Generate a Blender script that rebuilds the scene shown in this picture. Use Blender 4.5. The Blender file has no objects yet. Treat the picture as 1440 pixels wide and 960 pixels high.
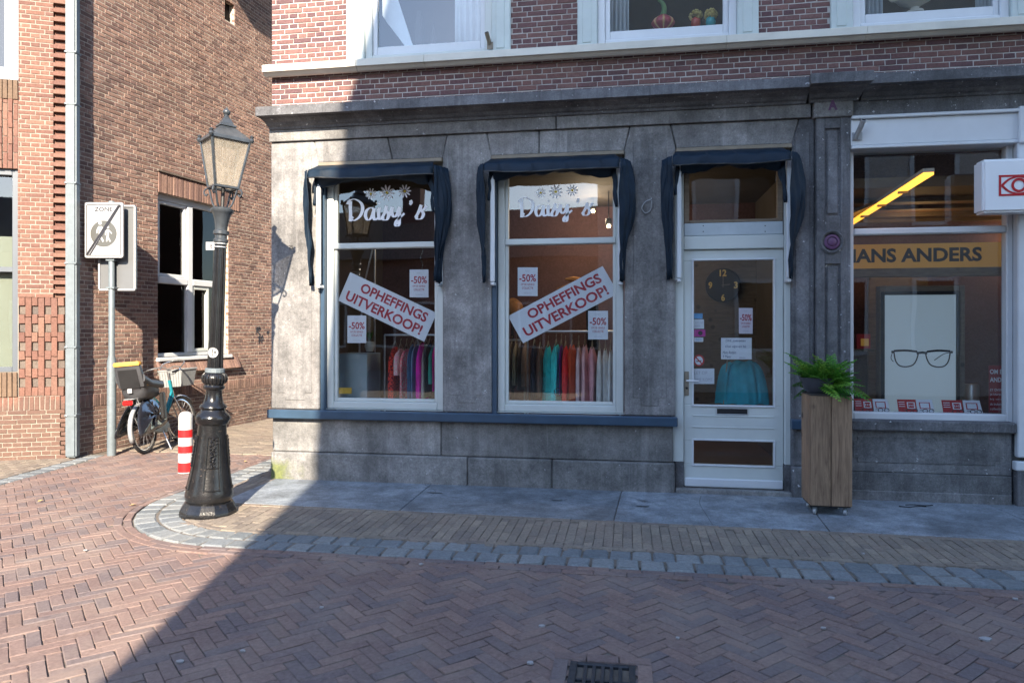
import bpy, bmesh, math, random
import numpy as np
from mathutils import Vector, Matrix
random.seed(7)
SC = bpy.context.scene
COL = SC.collection
R = math.radians

# ------------------------------------------------------------------ camera
F, CX, CY, PSI, D, H = 1000.0, 720.0, 464.0, R(9.3), 7.165, 1.605
CS, SN = math.cos(PSI), math.sin(PSI)
cam = bpy.data.cameras.new('camera'); cob = bpy.data.objects.new('camera', cam); COL.objects.link(cob)
cob.location = (0, -D, H); cob.rotation_euler = (R(90), 0, PSI)
cam.sensor_width = 36; cam.lens = 36 * F / 1440; cam.shift_y = -(480 - CY) / 1440.0
cam.clip_start = 0.05; cam.clip_end = 500
SC.camera = cob
# ------------------------------------------------------------------ light
SUN_EL, SUN_AZ = R(29), R(12.2)
sd = Vector((-math.sin(SUN_AZ) * math.cos(SUN_EL), math.cos(SUN_AZ) * math.cos(SUN_EL), -math.sin(SUN_EL)))
sl = bpy.data.lights.new('sun', 'SUN'); sl.energy = 3.7; sl.angle = R(0.53); sl.color = (1, 0.87, 0.70)
so = bpy.data.objects.new('sun', sl); COL.objects.link(so)
so.rotation_euler = sd.to_track_quat('-Z', 'Y').to_euler(); so.location = (4, -20, 15)
W = bpy.data.worlds.new('World'); SC.world = W; W.use_nodes = True
wn = W.node_tree.nodes; bg = wn['Background']
sky = wn.new('ShaderNodeTexSky'); sky.sky_type = 'NISHITA'; sky.sun_disc = False
sky.sun_elevation = SUN_EL; sky.sun_rotation = math.pi - SUN_AZ; sky.ozone_density = 2.5; sky.dust_density = .6
W.node_tree.links.new(sky.outputs[0], bg.inputs[0]); bg.inputs[1].default_value = 0.125
SC.view_settings.view_transform = 'Standard'; SC.view_settings.look = 'None'
SC.view_settings.exposure = 2.18; SC.view_settings.gamma = 1
SC.cycles.max_bounces = 8; SC.cycles.transparent_max_bounces = 16; SC.cycles.caustics_reflective = False
SC.cycles.use_denoising = True

# ------------------------------------------------------------------ pixel -> place
class Fr:
    """vertical plane: O origin, u along it, n outward"""
    def __init__(s, O, u):
        s.O = Vector((O[0], O[1], 0)); s.u = Vector((u[0], u[1], 0)).normalized(); s.n = Vector((s.u.y, -s.u.x, 0))
    def p(s, a, d, z): return s.O + s.u * a + s.n * d + Vector((0, 0, z))
    def at(s, px, py, d=0.0):
        t = (px - CX) / F
        rd = Vector((-SN + t * CS, CS + t * SN, -(py - CY) / F))
        o = Vector((0, -D, H)); q = s.O + s.n * d
        k = (q - o).dot(s.n) / rd.dot(s.n)
        P = o + rd * k
        return ((P - s.O).dot(s.u), P.z)
def gr(px, py, z=0.0):
    d = F * (H - z) / (py - CY); l = (px - CX) * d / F
    return Vector((l * CS - d * SN, -D + l * SN + d * CS, z))
def pxarea(P, size):
    v = P - Vector((0, -D, H)); d = -v.x * SN + v.y * CS; l = v.x * CS + v.y * SN
    if d < .3: return 0
    x = CX + F * l / d; y = CY - F * v.z / d
    if x < -15 or x > 1455 or y < -15 or y > 975: return 0
    return size / (d * d)
MF = Fr((0, 0), (1, 0))
def mx(px, py=400, Y=0.0): return MF.at(px, py, -Y)[0]
def mz(px, py, Y=0.0): return MF.at(px, py, -Y)[1]

# ------------------------------------------------------------------ materials
def nodes(name):
    m = bpy.data.materials.new(name); m.use_nodes = True
    nt = m.node_tree; b = nt.nodes['Principled BSDF']
    return m, nt, b
def N(nt, typ, **k):
    n = nt.nodes.new(typ)
    for a, v in k.items():
        if a.startswith('i_'):
            key = a[2:]; key = int(key) if key.isdigit() else key.replace('_', ' ')
            n.inputs[key].default_value = v
        else: setattr(n, a, v)
    return n
def lk(nt, a, b): nt.links.new(a, b)
def pos(nt): return N(nt, 'ShaderNodeNewGeometry').outputs['Position']
def noise(nt, scale, detail=4, rough=.6, vec=None, stretch=None):
    n = N(nt, 'ShaderNodeTexNoise'); n.inputs['Scale'].default_value = scale; n.inputs['Detail'].default_value = detail; n.inputs['Roughness'].default_value = rough
    v = vec or pos(nt)
    if stretch:
        mp = N(nt, 'ShaderNodeMapping'); mp.inputs['Scale'].default_value = stretch; lk(nt, v, mp.inputs[0]); v = mp.outputs[0]
    lk(nt, v, n.inputs['Vector']); return n.outputs['Fac']
def ramp(nt, fac, stops, interp='LINEAR'):
    r = N(nt, 'ShaderNodeValToRGB'); r.color_ramp.interpolation = interp
    e = r.color_ramp.elements
    while len(e) < len(stops): e.new(.5)
    for i, (p, c) in enumerate(stops):
        e[i].position = p; e[i].color = (c[0], c[1], c[2], 1) if hasattr(c, '__len__') else (c, c, c, 1)
    lk(nt, fac, r.inputs[0]); return r.outputs[0]
def mixc(nt, fac, a, b, mode='MIX'):
    m = N(nt, 'ShaderNodeMix', data_type='RGBA', blend_type=mode)
    for sock, v in ((m.inputs[0], fac), (m.inputs[6], a), (m.inputs[7], b)):
        if hasattr(v, 'is_linked'): lk(nt, v, sock)
        elif hasattr(v, '__len__'): sock.default_value = (v[0], v[1], v[2], 1)
        else: sock.default_value = v
    return m.outputs[2]
def bump(nt, b, h, strength=.3, dist=.01):
    n = N(nt, 'ShaderNodeBump'); n.inputs['Strength'].default_value = strength; n.inputs['Distance'].default_value = dist
    lk(nt, h, n.inputs['Height']); lk(nt, n.outputs[0], b.inputs['Normal'])
def rnd(nt):
    o = N(nt, 'ShaderNodeObjectInfo').outputs['Random']; a = N(nt, 'ShaderNodeAttribute', attribute_name='rnd').outputs['Fac']
    s = N(nt, 'ShaderNodeMath', operation='ADD'); lk(nt, o, s.inputs[0]); lk(nt, a, s.inputs[1])
    f = N(nt, 'ShaderNodeMath', operation='FRACT'); lk(nt, s.outputs[0], f.inputs[0]); return f.outputs[0]
def mat(name, col, rough=.55, var=.18, scale=6, bp=.0, bs=120, metal=0.0, spec=.5, wear=None, wears=.62, stretch=None, coat=0):
    m, nt, b = nodes(name)
    b.inputs['Roughness'].default_value = rough; b.inputs['Metallic'].default_value = metal; b.inputs['Specular IOR Level'].default_value = spec
    if coat: b.inputs['Coat Weight'].default_value = coat
    lo = [c * (1 - var) for c in col]; hi = [min(1, c * (1 + var)) for c in col]
    c = ramp(nt, noise(nt, scale, 5, .65, stretch=stretch), [(.3, lo), (.7, hi)])
    if wear is not None:
        f = ramp(nt, noise(nt, scale * 5, 6, .7), [(wears, 0), (wears + .05, 1)])
        c = mixc(nt, f, c, wear)
    lk(nt, c, b.inputs['Base Color'])
    if bp: bump(nt, b, noise(nt, bs, 4), bp, .004)
    return m
def brick_mat(name, stops, dirt=(.06, .05, .045), dirtamt=.35, rough=.88, low_dirt=0, bstr=.7, fine=.25):
    m, nt, b = nodes(name); b.inputs['Roughness'].default_value = rough; b.inputs['Specular IOR Level'].default_value = .08
    n = len(stops)
    c = ramp(nt, rnd(nt), [(i / (n - .0), s) for i, s in enumerate(stops)], 'CONSTANT' if n > 7 else 'LINEAR')
    v = ramp(nt, noise(nt, 45, 6, .75), [(.25, 1 - fine * 1.6), (.75, 1 + fine)])
    c = mixc(nt, 1.0, c, v, 'MULTIPLY')
    f = ramp(nt, noise(nt, 1.3, 6, .7), [(.45, 0), (.8, dirtamt)])
    c = mixc(nt, f, c, dirt)
    if low_dirt:
        sx = N(nt, 'ShaderNodeSeparateXYZ'); lk(nt, pos(nt), sx.inputs[0])
        ad = N(nt, 'ShaderNodeMath', operation='MULTIPLY_ADD'); ad.inputs[1].default_value = .5; lk(nt, noise(nt, 3, 5), ad.inputs[0]); lk(nt, sx.outputs[2], ad.inputs[2])
        f2 = ramp(nt, ad.outputs[0], [(.0, low_dirt), (.95, low_dirt), (1.0, 0)])
        c = mixc(nt, f2, c, (.095, .075, .062))
    lk(nt, c, b.inputs['Base Color'])
    bump(nt, b, noise(nt, 160, 5, .7), bstr, .004)
    return m
def stone_mat(name, base, chips=.75, stain=.5, warm=.0, moss=False, rough=.8):
    m, nt, b = nodes(name); b.inputs['Roughness'].default_value = rough; b.inputs['Specular IOR Level'].default_value = .35
    lo = [x * .55 for x in base]; hi = [x * 1.4 for x in base]
    c = ramp(nt, noise(nt, 4.2, 10, .8), [(.34, lo), (.5, base), (.66, hi)])
    c = mixc(nt, 1.0, c, ramp(nt, noise(nt, 60, 6, .85), [(.34, .66), (.66, 1.3)]), 'MULTIPLY')
    st = ramp(nt, noise(nt, 2.2, 7, .7, stretch=(1.6, 1.6, .28)), [(.5, 0), (.72, stain)])
    c = mixc(nt, st, c, [x * .42 for x in base])
    r2 = ramp(nt, noise(nt, 1.1, 4, .6, stretch=(2, 2, .2)), [(.6, 0), (.78, .35)])
    c = mixc(nt, r2, c, (base[0] * 1.0, base[1] * .83, base[2] * .74))
    ch = ramp(nt, noise(nt, 21, 3, .6), [(chips, 0), (chips + .02, .85)])
    c = mixc(nt, ch, c, (.55, .56, .58))
    c = mixc(nt, 1.0, c, ramp(nt, noise(nt, 1.25, 5, .65), [(.36, .66), (.62, 1.24)]), 'MULTIPLY')
    s2 = ramp(nt, noise(nt, 5.5, 6, .7, stretch=(2.6, 2.6, .10)), [(.52, 0), (.66, stain * .75)])
    c = mixc(nt, s2, c, [x * .5 for x in base])
    s3 = ramp(nt, noise(nt, 4.1, 6, .7, stretch=(2.2, 2.2, .12)), [(.58, 0), (.72, .4)])
    c = mixc(nt, s3, c, [min(1, x * 1.75) for x in base])
    tone = ramp(nt, N(nt, 'ShaderNodeObjectInfo').outputs['Random'], [(0, .80), (1, 1.14)])
    c = mixc(nt, 1.0, c, tone, 'MULTIPLY')
    if moss:
        sx = N(nt, 'ShaderNodeSeparateXYZ'); lk(nt, pos(nt), sx.inputs[0])
        fx = ramp(nt, sx.outputs[0], [(0, 0), (1, 0)])
        mp = N(nt, 'ShaderNodeMapRange'); mp.inputs[1].default_value = -3.20; mp.inputs[2].default_value = -3.85; lk(nt, sx.outputs[0], mp.inputs[0])
        mz_ = N(nt, 'ShaderNodeMapRange'); mz_.inputs[1].default_value = .40; mz_.inputs[2].default_value = .12; lk(nt, sx.outputs[2], mz_.inputs[0])
        mu = N(nt, 'ShaderNodeMath', operation='MULTIPLY'); lk(nt, mp.outputs[0], mu.inputs[0]); lk(nt, mz_.outputs[0], mu.inputs[1])
        ad = N(nt, 'ShaderNodeMath', operation='MULTIPLY'); lk(nt, mu.outputs[0], ad.inputs[0]); lk(nt, noise(nt, 6, 5), ad.inputs[1])
        c = mixc(nt, ramp(nt, ad.outputs[0], [(.17, 0), (.36, .85)]), c, ramp(nt, noise(nt, 24, 5, .7), [(.35, (.075, .10, .025)), (.65, (.17, .19, .05))]))
    lk(nt, c, b.inputs['Base Color'])
    h = N(nt, 'ShaderNodeMath', operation='ADD'); lk(nt, noise(nt, 110, 6, .75), h.inputs[0]); lk(nt, noise(nt, 18, 5, .6), h.inputs[1])
    bump(nt, b, h.outputs[0], .9, .009)
    return m
def wood_mat(name, a, bcol, axis=(9, 9, .6), rough=.7):
    m, nt, b = nodes(name); b.inputs['Roughness'].default_value = rough
    rn = rnd(nt); mp = N(nt, 'ShaderNodeVectorMath', operation='MULTIPLY_ADD'); mp.inputs[1].default_value = axis
    cb = N(nt, 'ShaderNodeCombineXYZ'); ml = N(nt, 'ShaderNodeMath', operation='MULTIPLY'); ml.inputs[1].default_value = 31.0; lk(nt, rn, ml.inputs[0]); lk(nt, ml.outputs[0], cb.inputs[0]); lk(nt, ml.outputs[0], cb.inputs[2])
    lk(nt, pos(nt), mp.inputs[0]); lk(nt, cb.outputs[0], mp.inputs[2])
    n1 = N(nt, 'ShaderNodeTexNoise'); n1.inputs['Scale'].default_value = 4; n1.inputs['Detail'].default_value = 8; n1.inputs['Roughness'].default_value = .7; n1.inputs['Distortion'].default_value = 1.2; lk(nt, mp.outputs[0], n1.inputs['Vector'])
    c = ramp(nt, n1.outputs['Fac'], [(.3, a), (.68, bcol)])
    kn = N(nt, 'ShaderNodeTexVoronoi'); kn.inputs['Scale'].default_value = 5.5; lk(nt, pos(nt), kn.inputs['Vector'])
    c = mixc(nt, ramp(nt, kn.outputs['Distance'], [(.10, .9), (.2, 0)]), c, [x * .4 for x in a]); c = mixc(nt, 1.0, c, ramp(nt, rn, [(0, .72), (1, 1.18)]), 'MULTIPLY')
    lk(nt, c, b.inputs['Base Color']); bump(nt, b, n1.outputs['Fac'], .3, .004)
    return m
def glass_mat(name, refl=1.7, tint=(.93, .95, .95)):
    m, nt, b = nodes(name); nt.nodes.remove(b); out = nt.nodes['Material Output']
    tr = N(nt, 'ShaderNodeBsdfTransparent'); tr.inputs[0].default_value = (*tint, 1)
    gl = N(nt, 'ShaderNodeBsdfGlossy'); gl.inputs['Roughness'].default_value = .012
    fr = N(nt, 'ShaderNodeFresnel'); fr.inputs[0].default_value = 1.5
    wv = N(nt, 'ShaderNodeBump'); wv.inputs['Strength'].default_value = .06; wv.inputs['Distance'].default_value = .02
    lk(nt, noise(nt, 1.6, 1), wv.inputs['Height']); lk(nt, wv.outputs[0], gl.inputs['Normal'])
    geo = N(nt, 'ShaderNodeNewGeometry'); inv = N(nt, 'ShaderNodeMath', operation='SUBTRACT'); inv.inputs[0].default_value = 1; lk(nt, geo.outputs['Backfacing'], inv.inputs[1])
    mu = N(nt, 'ShaderNodeMath', operation='MULTIPLY'); mu.inputs[1].default_value = refl; lk(nt, fr.outputs[0], mu.inputs[0])
    m2 = N(nt, 'ShaderNodeMath', operation='MULTIPLY', use_clamp=True); lk(nt, mu.outputs[0], m2.inputs[0]); lk(nt, inv.outputs[0], m2.inputs[1])
    mx_ = N(nt, 'ShaderNodeMixShader'); lk(nt, m2.outputs[0], mx_.inputs[0]); lk(nt, tr.outputs[0], mx_.inputs[1]); lk(nt, gl.outputs[0], mx_.inputs[2])
    lk(nt, mx_.outputs[0], out.inputs[0]); return m
def emit_mat(name, col, st):
    m, nt, b = nodes(name); b.inputs['Base Color'].default_value = (*col, 1); b.inputs['Emission Color'].default_value = (*col, 1); b.inputs['Emission Strength'].default_value = st; return m

M = {}
M['brick_main'] = brick_mat('brick_main', [(.165, .09, .084), (.20, .108, .096), (.142, .08, .08), (.215, .122, .108), (.178, .099, .095), (.128, .074, .078)], dirtamt=.5)
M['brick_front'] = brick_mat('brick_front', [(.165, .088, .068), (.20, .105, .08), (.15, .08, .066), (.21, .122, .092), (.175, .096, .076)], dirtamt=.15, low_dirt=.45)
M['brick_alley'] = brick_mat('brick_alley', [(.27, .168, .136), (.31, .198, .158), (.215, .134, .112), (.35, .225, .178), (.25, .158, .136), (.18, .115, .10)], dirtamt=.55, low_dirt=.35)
M['brick_tan'] = brick_mat('brick_tan', [(.18, .125, .085), (.215, .15, .10), (.16, .11, .078)], dirtamt=.3)
M['brick_soot'] = brick_mat('brick_soot', [(.12, .10, .09), (.16, .13, .11)], dirtamt=.3)
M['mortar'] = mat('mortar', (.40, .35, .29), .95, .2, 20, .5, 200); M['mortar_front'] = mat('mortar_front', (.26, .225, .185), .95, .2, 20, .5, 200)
M['mortar_main'] = mat('mortar_main', (.43, .40, .375), .95, .2, 20, .5, 200)
M['paver_road'] = brick_mat('paver_road', [(.195, .138, .12), (.22, .152, .132), (.178, .127, .116), (.24, .165, .14), (.178, .136, .13), (.206, .144, .125), (.16, .128, .126)], dirt=(.285, .228, .19), dirtamt=.7, rough=.78, bstr=.5)
M['paver_walk'] = brick_mat('paver_walk', [(.215, .18, .148), (.255, .215, .175), (.19, .16, .138), (.285, .24, .19), (.23, .188, .155)], dirt=(.14, .125, .10), dirtamt=.5, rough=.85, bstr=.5)
M['sett'] = brick_mat('sett', [(.175, .19, .20), (.21, .225, .235), (.15, .165, .175), (.235, .245, .245)], dirt=(.13, .135, .125), dirtamt=.45, rough=.8, bstr=1.0)
M['slab'] = stone_mat('slab_stone', (.215, .24, .265), .80, .3, rough=.62)
M['stone'] = stone_mat('stone', (.21, .204, .20), .70, .6)
M['stone_dark'] = stone_mat('stone_dark', (.135, .135, .142), .68, .75)
M['stone_low'] = stone_mat('stone_low', (.222, .218, .212), .71, .5, moss=True)
M['stone_right'] = stone_mat('stone_right', (.165, .165, .168), .70, .7)
M['joint'] = mat('joint_sand', (.13, .11, .09), .95, .3, 14, .8, 150)
M['white'] = mat('white_paint', (.56, .58, .60), .42, .05, 3, .08, 60)
M['cream'] = mat('cream_paint', (.50, .53, .51), .42, .06, 2.5, .1, 60)
M['greygreen'] = mat('pale_paint', (.46, .51, .49), .5, .09, 3, .12, 60, wear=(.32, .31, .28), wears=.80)
M['sillwhite'] = mat('sill_paint', (.56, .54, .47), .5, .1, 3, .15, 60, wear=(.36, .33, .26), wears=.78)
M['navy'] = mat('navy_paint', (.028, .058, .098), .42, .2, 4, .1, 80, wear=(.10, .13, .16), wears=.80)
M['navyfab'] = mat('navy_canvas', (.006, .015, .028), .55, .3, 5, .25, 300, spec=.2)
M['galv'] = mat('galvanised', (.125, .15, .165), .5, .14, 12, .1, 90, metal=.0)
M['alu'] = mat('aluminium', (.55, .56, .57), .35, .08, 10, .05, 90, metal=.7)
M['castiron'] = mat('black_enamel', (.009, .009, .010), .2, .4, 8, .2, 50, wear=(.15, .14, .13), wears=.73)
M['castbase'] = mat('worn_enamel', (.011, .011, .012), .24, .5, 7, .35, 60, wear=(.12, .09, .07), wears=.635)
M['lampmetal'] = mat('lamp_metal', (.045, .052, .06), .35, .3, 10, .1, 60, metal=.2, wear=(.28, .28, .27), wears=.72)
M['black'] = mat('black_plastic', (.014, .014, .015), .4, .2, 8)
M['tyre'] = mat('rubber', (.02, .02, .021), .8, .3, 20)
M['chrome'] = mat('chrome', (.68, .69, .70), .18, .08, 10, metal=.9)
M['grey'] = mat('grey_metal', (.34, .35, .36), .45, .12, 10, metal=.3)
M['signgrey'] = mat('sign_back', (.12, .125, .13), .5, .08, 3, metal=.2)
M['signwhite'] = mat('sign_white', (.33, .33, .335), .3, .02, 2)
M['print_grey'] = mat('print_grey', (.075, .075, .068), .4, .03, 3)
M['ink'] = mat('ink_black', (.008, .008, .014), .5, .05, 3)
M['red'] = mat('red_paint', (.50, .016, .018), .35, .12, 6, wear=(.55, .35, .33), wears=.80)
M['whitepost'] = mat('white_bollard', (.42, .41, .40), .4, .06, 6, wear=(.45, .42, .38), wears=.76)
M['teal'] = mat('teal_paint', (.02, .24, .29), .3, .15, 6, metal=.2)
M['crate'] = mat('crate_grey', (.24, .25, .25), .5, .1, 10)
M['orange'] = mat('orange_pad', (.62, .30, .05), .7, .1, 10)
M['skirt'] = mat('coat_guard', (.02, .022, .03), .12, .3, 5, spec=.8)
M['redlight'] = mat('red_lens', (.55, .01, .01), .15, .1, 5)
M['wood'] = wood_mat('planter_wood', (.12, .068, .040), (.40, .265, .165))
M['intwood'] = wood_mat('interior_wood', (.10, .075, .052), (.20, .15, .105), (1.2, 9, 9))
M['intwall'] = mat('interior_wall', (.075, .062, .052), .8, .2, 1.5)
M['optwall'] = mat('optician_wall', (.15, .085, .045), .7, .25, 1.5)
M['darkroom'] = mat('dark_room', (.035, .03, .028), .9, .3, 2)
M['dark'] = mat('near_black', (.012, .011, .011), .8, .2, 3)
M['floor'] = mat('shop_floor', (.12, .075, .045), .5, .2, 3)
M['glass'] = glass_mat('window_glass', 2.9); M['glass_up'] = glass_mat('upper_glass', 3.6)
M['glass_alley'] = glass_mat('alley_glass', .75, (.5, .48, .44))
M['paper'] = mat('paper', (.70, .71, .77), .55, .04, 3)
M['paper_pink'] = mat('paper_pink', (.68, .60, .68), .55, .04, 3)
M['printred'] = mat('print_red', (.40, .02, .04), .5, .08, 5)
M['printgrey2'] = mat('print_pale', (.45, .42, .50), .5, .05, 5)
M['pen'] = mat('pen_blue', (.05, .06, .16), .5, .05, 5)
M['brightwhite'] = mat('bright_white', (.74, .75, .76), .35, .03, 2)
M['vinyl'] = mat('white_vinyl', (.80, .82, .86), .45, .02, 3)
M['yellow'] = mat('flower_yellow', (.55, .40, .03), .5, .05, 3)
M['amber'] = emit_mat('amber_panel', (.70, .36, .06), .03)
M['tube'] = emit_mat('tube_light', (1.0, .42, .05), .55)
M['bulb'] = emit_mat('bulb', (1.0, .72, .38), 9)
M['screen'] = emit_mat('lit_poster', (.42, .51, .57), .07)
M['purple'] = mat('purple_enamel', (.10, .04, .10), .5, .2, 20)
M['logo'] = mat('logo_red', (.42, .008, .015), .4, .05, 4)
M['fern'] = mat('fern_leaf', (.085, .24, .028), .5, .45, 22)
def fernmat():
    m, nt, b = nodes('fern_frond'); b.inputs['Roughness'].default_value = .5; b.inputs['Specular IOR Level'].default_value = .3
    c = ramp(nt, rnd(nt), [(0, (.04, .15, .018)), (.35, (.08, .25, .028)), (.7, (.13, .34, .04)), (1, (.25, .40, .06))])
    c = mixc(nt, 1.0, c, ramp(nt, noise(nt, 30, 4), [(.3, .65), (.7, 1.25)]), 'MULTIPLY'); lk(nt, c, b.inputs['Base Color'])
    tl = N(nt, 'ShaderNodeBsdfTranslucent'); lk(nt, c, tl.inputs[0]); mx_ = N(nt, 'ShaderNodeMixShader'); mx_.inputs[0].default_value = .3
    lk(nt, b.outputs[0], mx_.inputs[1]); lk(nt, tl.outputs[0], mx_.inputs[2]); lk(nt, mx_.outputs[0], nt.nodes['Material Output'].inputs[0]); return m
M['fern'] = fernmat()
M['bowl'] = mat('bowl_grey', (.05, .055, .07), .6, .2, 8)
M['gourd'] = mat('gourd_skin', (.36, .07, .06), .5, .5, 9)
M['stem'] = mat('stem_green', (.08, .17, .05), .6, .2, 9)
M['blossom'] = mat('blossom', (.50, .38, .12), .8, .35, 60, .6, 90)
M['urn'] = mat('urn_stone', (.46, .42, .36), .8, .12, 9)
M['curtain'] = mat('curtain_white', (.62, .66, .72), .8, .06, 4)
M['tan'] = mat('tan_metal', (.20, .165, .12), .6, .2, 5)
M['pampas'] = mat('pampas', (.33, .15, .05), .9, .3, 15)
M['clockface'] = mat('clock_face', (.12, .10, .085), .7, .3, 6)
M['clocknum'] = mat('clock_gold', (.85, .62, .15), .6, .1, 6)
M['pink'] = mat('sticker_pink', (.50, .02, .28), .5, .05, 3)
M['sky_blue'] = mat('sticker_blue', (.10, .33, .62), .5, .2, 40)
def lampglass():
    m, nt, b = nodes('lamp_glass'); out = nt.nodes['Material Output']
    b.inputs['Roughness'].default_value = .3
    lk(nt, ramp(nt, noise(nt, 9, 7, .75, stretch=(3, 3, .7)), [(.3, (.42, .37, .30)), (.7, (.62, .57, .49))]), b.inputs['Base Color'])
    tr = N(nt, 'ShaderNodeBsdfTransparent'); tl = N(nt, 'ShaderNodeBsdfTranslucent'); tl.inputs[0].default_value = (.6, .55, .46, 1)
    a = N(nt, 'ShaderNodeMixShader'); a.inputs[0].default_value = .45; lk(nt, b.outputs[0], a.inputs[1]); lk(nt, tl.outputs[0], a.inputs[2])
    c = N(nt, 'ShaderNodeMixShader'); lk(nt, ramp(nt, noise(nt, 40, 5, .7, stretch=(2, 2, .5)), [(.35, .26), (.7, .52)]), c.inputs[0]); lk(nt, tr.outputs[0], c.inputs[1]); lk(nt, a.outputs[0], c.inputs[2])
    lk(nt, c.outputs[0], out.inputs[0]); return m
M['lampglass'] = lampglass()

# ------------------------------------------------------------------ mesh helpers
class MB:
    def __init__(s): s.v = []; s.f = []
    def add(s, vs, fs):
        b = len(s.v); s.v += [Vector(v) for v in vs]; s.f += [[i + b for i in f] for f in fs]; return s
    def box(s, x0, x1, y0, y1, z0, z1):
        return s.add([(x0, y0, z0), (x1, y0, z0), (x1, y1, z0), (x0, y1, z0), (x0, y0, z1), (x1, y0, z1), (x1, y1, z1), (x0, y1, z1)],
                     [(3, 2, 1, 0), (4, 5, 6, 7), (0, 1, 5, 4), (1, 2, 6, 5), (2, 3, 7, 6), (3, 0, 4, 7)])
    def fbox(s, fr, a0, a1, d0, d1, z0, z1):
        """d1 is the outer side"""
        p = fr.p
        return s.add([p(a0, d1, z0), p(a1, d1, z0), p(a1, d0, z0), p(a0, d0, z0), p(a0, d1, z1), p(a1, d1, z1), p(a1, d0, z1), p(a0, d0, z1)],
                     [(3, 2, 1, 0), (4, 5, 6, 7), (0, 1, 5, 4), (1, 2, 6, 5), (2, 3, 7, 6), (3, 0, 4, 7)])
    def prism(s, front, off):
        """front: ccw polygon seen from outside; off: vector to the back"""
        n = len(front); off = Vector(off); fr = [Vector(p) for p in front]
        vs = fr + [p + off for p in fr]
        fs = [list(range(n)), list(range(2 * n - 1, n - 1, -1))] + [[(i + 1) % n, i, n + i, n + (i + 1) % n] for i in range(n)]
        return s.add(vs, fs)
    def fprism(s, fr, poly, d0, d1):
        return s.prism([fr.p(a, d1, z) for a, z in poly], fr.n * (d0 - d1))
    def tube(s, pts, r, n=8, cap=True, closed=False):
        pts = [Vector(p) for p in pts]; m = len(pts); rr = r if hasattr(r, '__len__') else [r] * m
        rings = []; ref = None
        for i, p in enumerate(pts):
            if closed: t = pts[(i + 1) % m] - pts[i - 1]
            else: t = pts[min(i + 1, m - 1)] - pts[max(i - 1, 0)]
            t.normalize()
            if ref is None: ref = Vector((0, 0, 1)) if abs(t.z) < .9 else Vector((1, 0, 0))
            a = (ref - t * ref.dot(t)).normalized(); ref = a; b = t.cross(a)
            rings.append([p + (a * math.cos(2 * math.pi * k / n) + b * math.sin(2 * math.pi * k / n)) * rr[i] for k in range(n)])
        return s.loft(rings, cap and not closed, closed)
    def loft(s, rings, cap=True, closed=False, wrap=True):
        n = len(rings[0]); vs = [p for r_ in rings for p in r_]; fs = []
        m = len(rings)
        for i in range(m if closed else m - 1):
            j = (i + 1) % m
            for k in range(n if wrap else n - 1):
                k2 = (k + 1) % n; fs.append([i * n + k, i * n + k2, j * n + k2, j * n + k])
        if cap: fs += [list(range(n - 1, -1, -1)), [(m - 1) * n + k for k in range(n)]]
        return s.add(vs, fs)
    def lathe(s, prof, c=(0, 0, 0), n=20, ph=0.0, sq=None):
        c = Vector(c)
        return s.loft([[c + Vector((r * math.cos(2 * math.pi * k / n + ph), r * math.sin(2 * math.pi * k / n + ph), z)) for k in range(n)] for r, z in prof], True)
    def xf(s, mt): s.v = [mt @ v for v in s.v]; return s
    def build(s, name, m, parent=None, smooth=False, bevel=0, kind=None, seg=1):
        me = bpy.data.meshes.new(name); me.from_pydata([tuple(v) for v in s.v], [], s.f); 
        if bevel:
            bm = bmesh.new(); bm.from_mesh(me)
            es = [e for e in bm.edges if len(e.link_faces) == 2 and e.calc_face_angle(0) > .5]
            bmesh.ops.bevel(bm, geom=es, offset=bevel, segments=seg, affect='EDGES', clamp_overlap=True)
            bm.to_mesh(me); bm.free()
        if smooth:
            me.polygons.foreach_set('use_smooth', [True] * len(me.polygons)); me.set_sharp_from_angle(angle=R(42))
        me.materials.append(m if not isinstance(m, str) else M[m]); me.update()
        return link(name, me, parent, kind)
def link(name, me, parent=None, kind=None):
    o = bpy.data.objects.new(name, me); COL.objects.link(o)
    if parent is not None:
        o.parent = parent
        if parent.type == 'EMPTY': o.matrix_parent_inverse = parent.matrix_basis.inverted()
    if kind: o['kind'] = kind
    return o
def thing(name, label, cat, loc=(0, 0, 0), group=None):
    o = bpy.data.objects.new(name, None); COL.objects.link(o); o.location = loc; o.empty_display_size = .1
    o['label'] = label; o['category'] = cat
    if group: o['group'] = group
    return o
def tag(o, label, cat, group=None):
    o['label'] = label; o['category'] = cat
    if group: o['group'] = group
    return o
def cr(pts, n=6, closed=False):
    """Catmull-Rom through pts"""
    P = [Vector(p) for p in pts]; out = []; m = len(P)
    for i in range(m if closed else m - 1):
        a = P[(i - 1) % m] if closed or i > 0 else P[0]; b = P[i]; c = P[(i + 1) % m]; d = P[(i + 2) % m] if closed or i + 2 < m else P[-1]
        for k in range(n):
            t = k / n; out.append(.5 * ((2 * b) + (c - a) * t + (2 * a - 5 * b + 4 * c - d) * t * t + (3 * b - a - 3 * c + d) * t ** 3))
    if not closed: out.append(P[-1])
    return out
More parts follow.
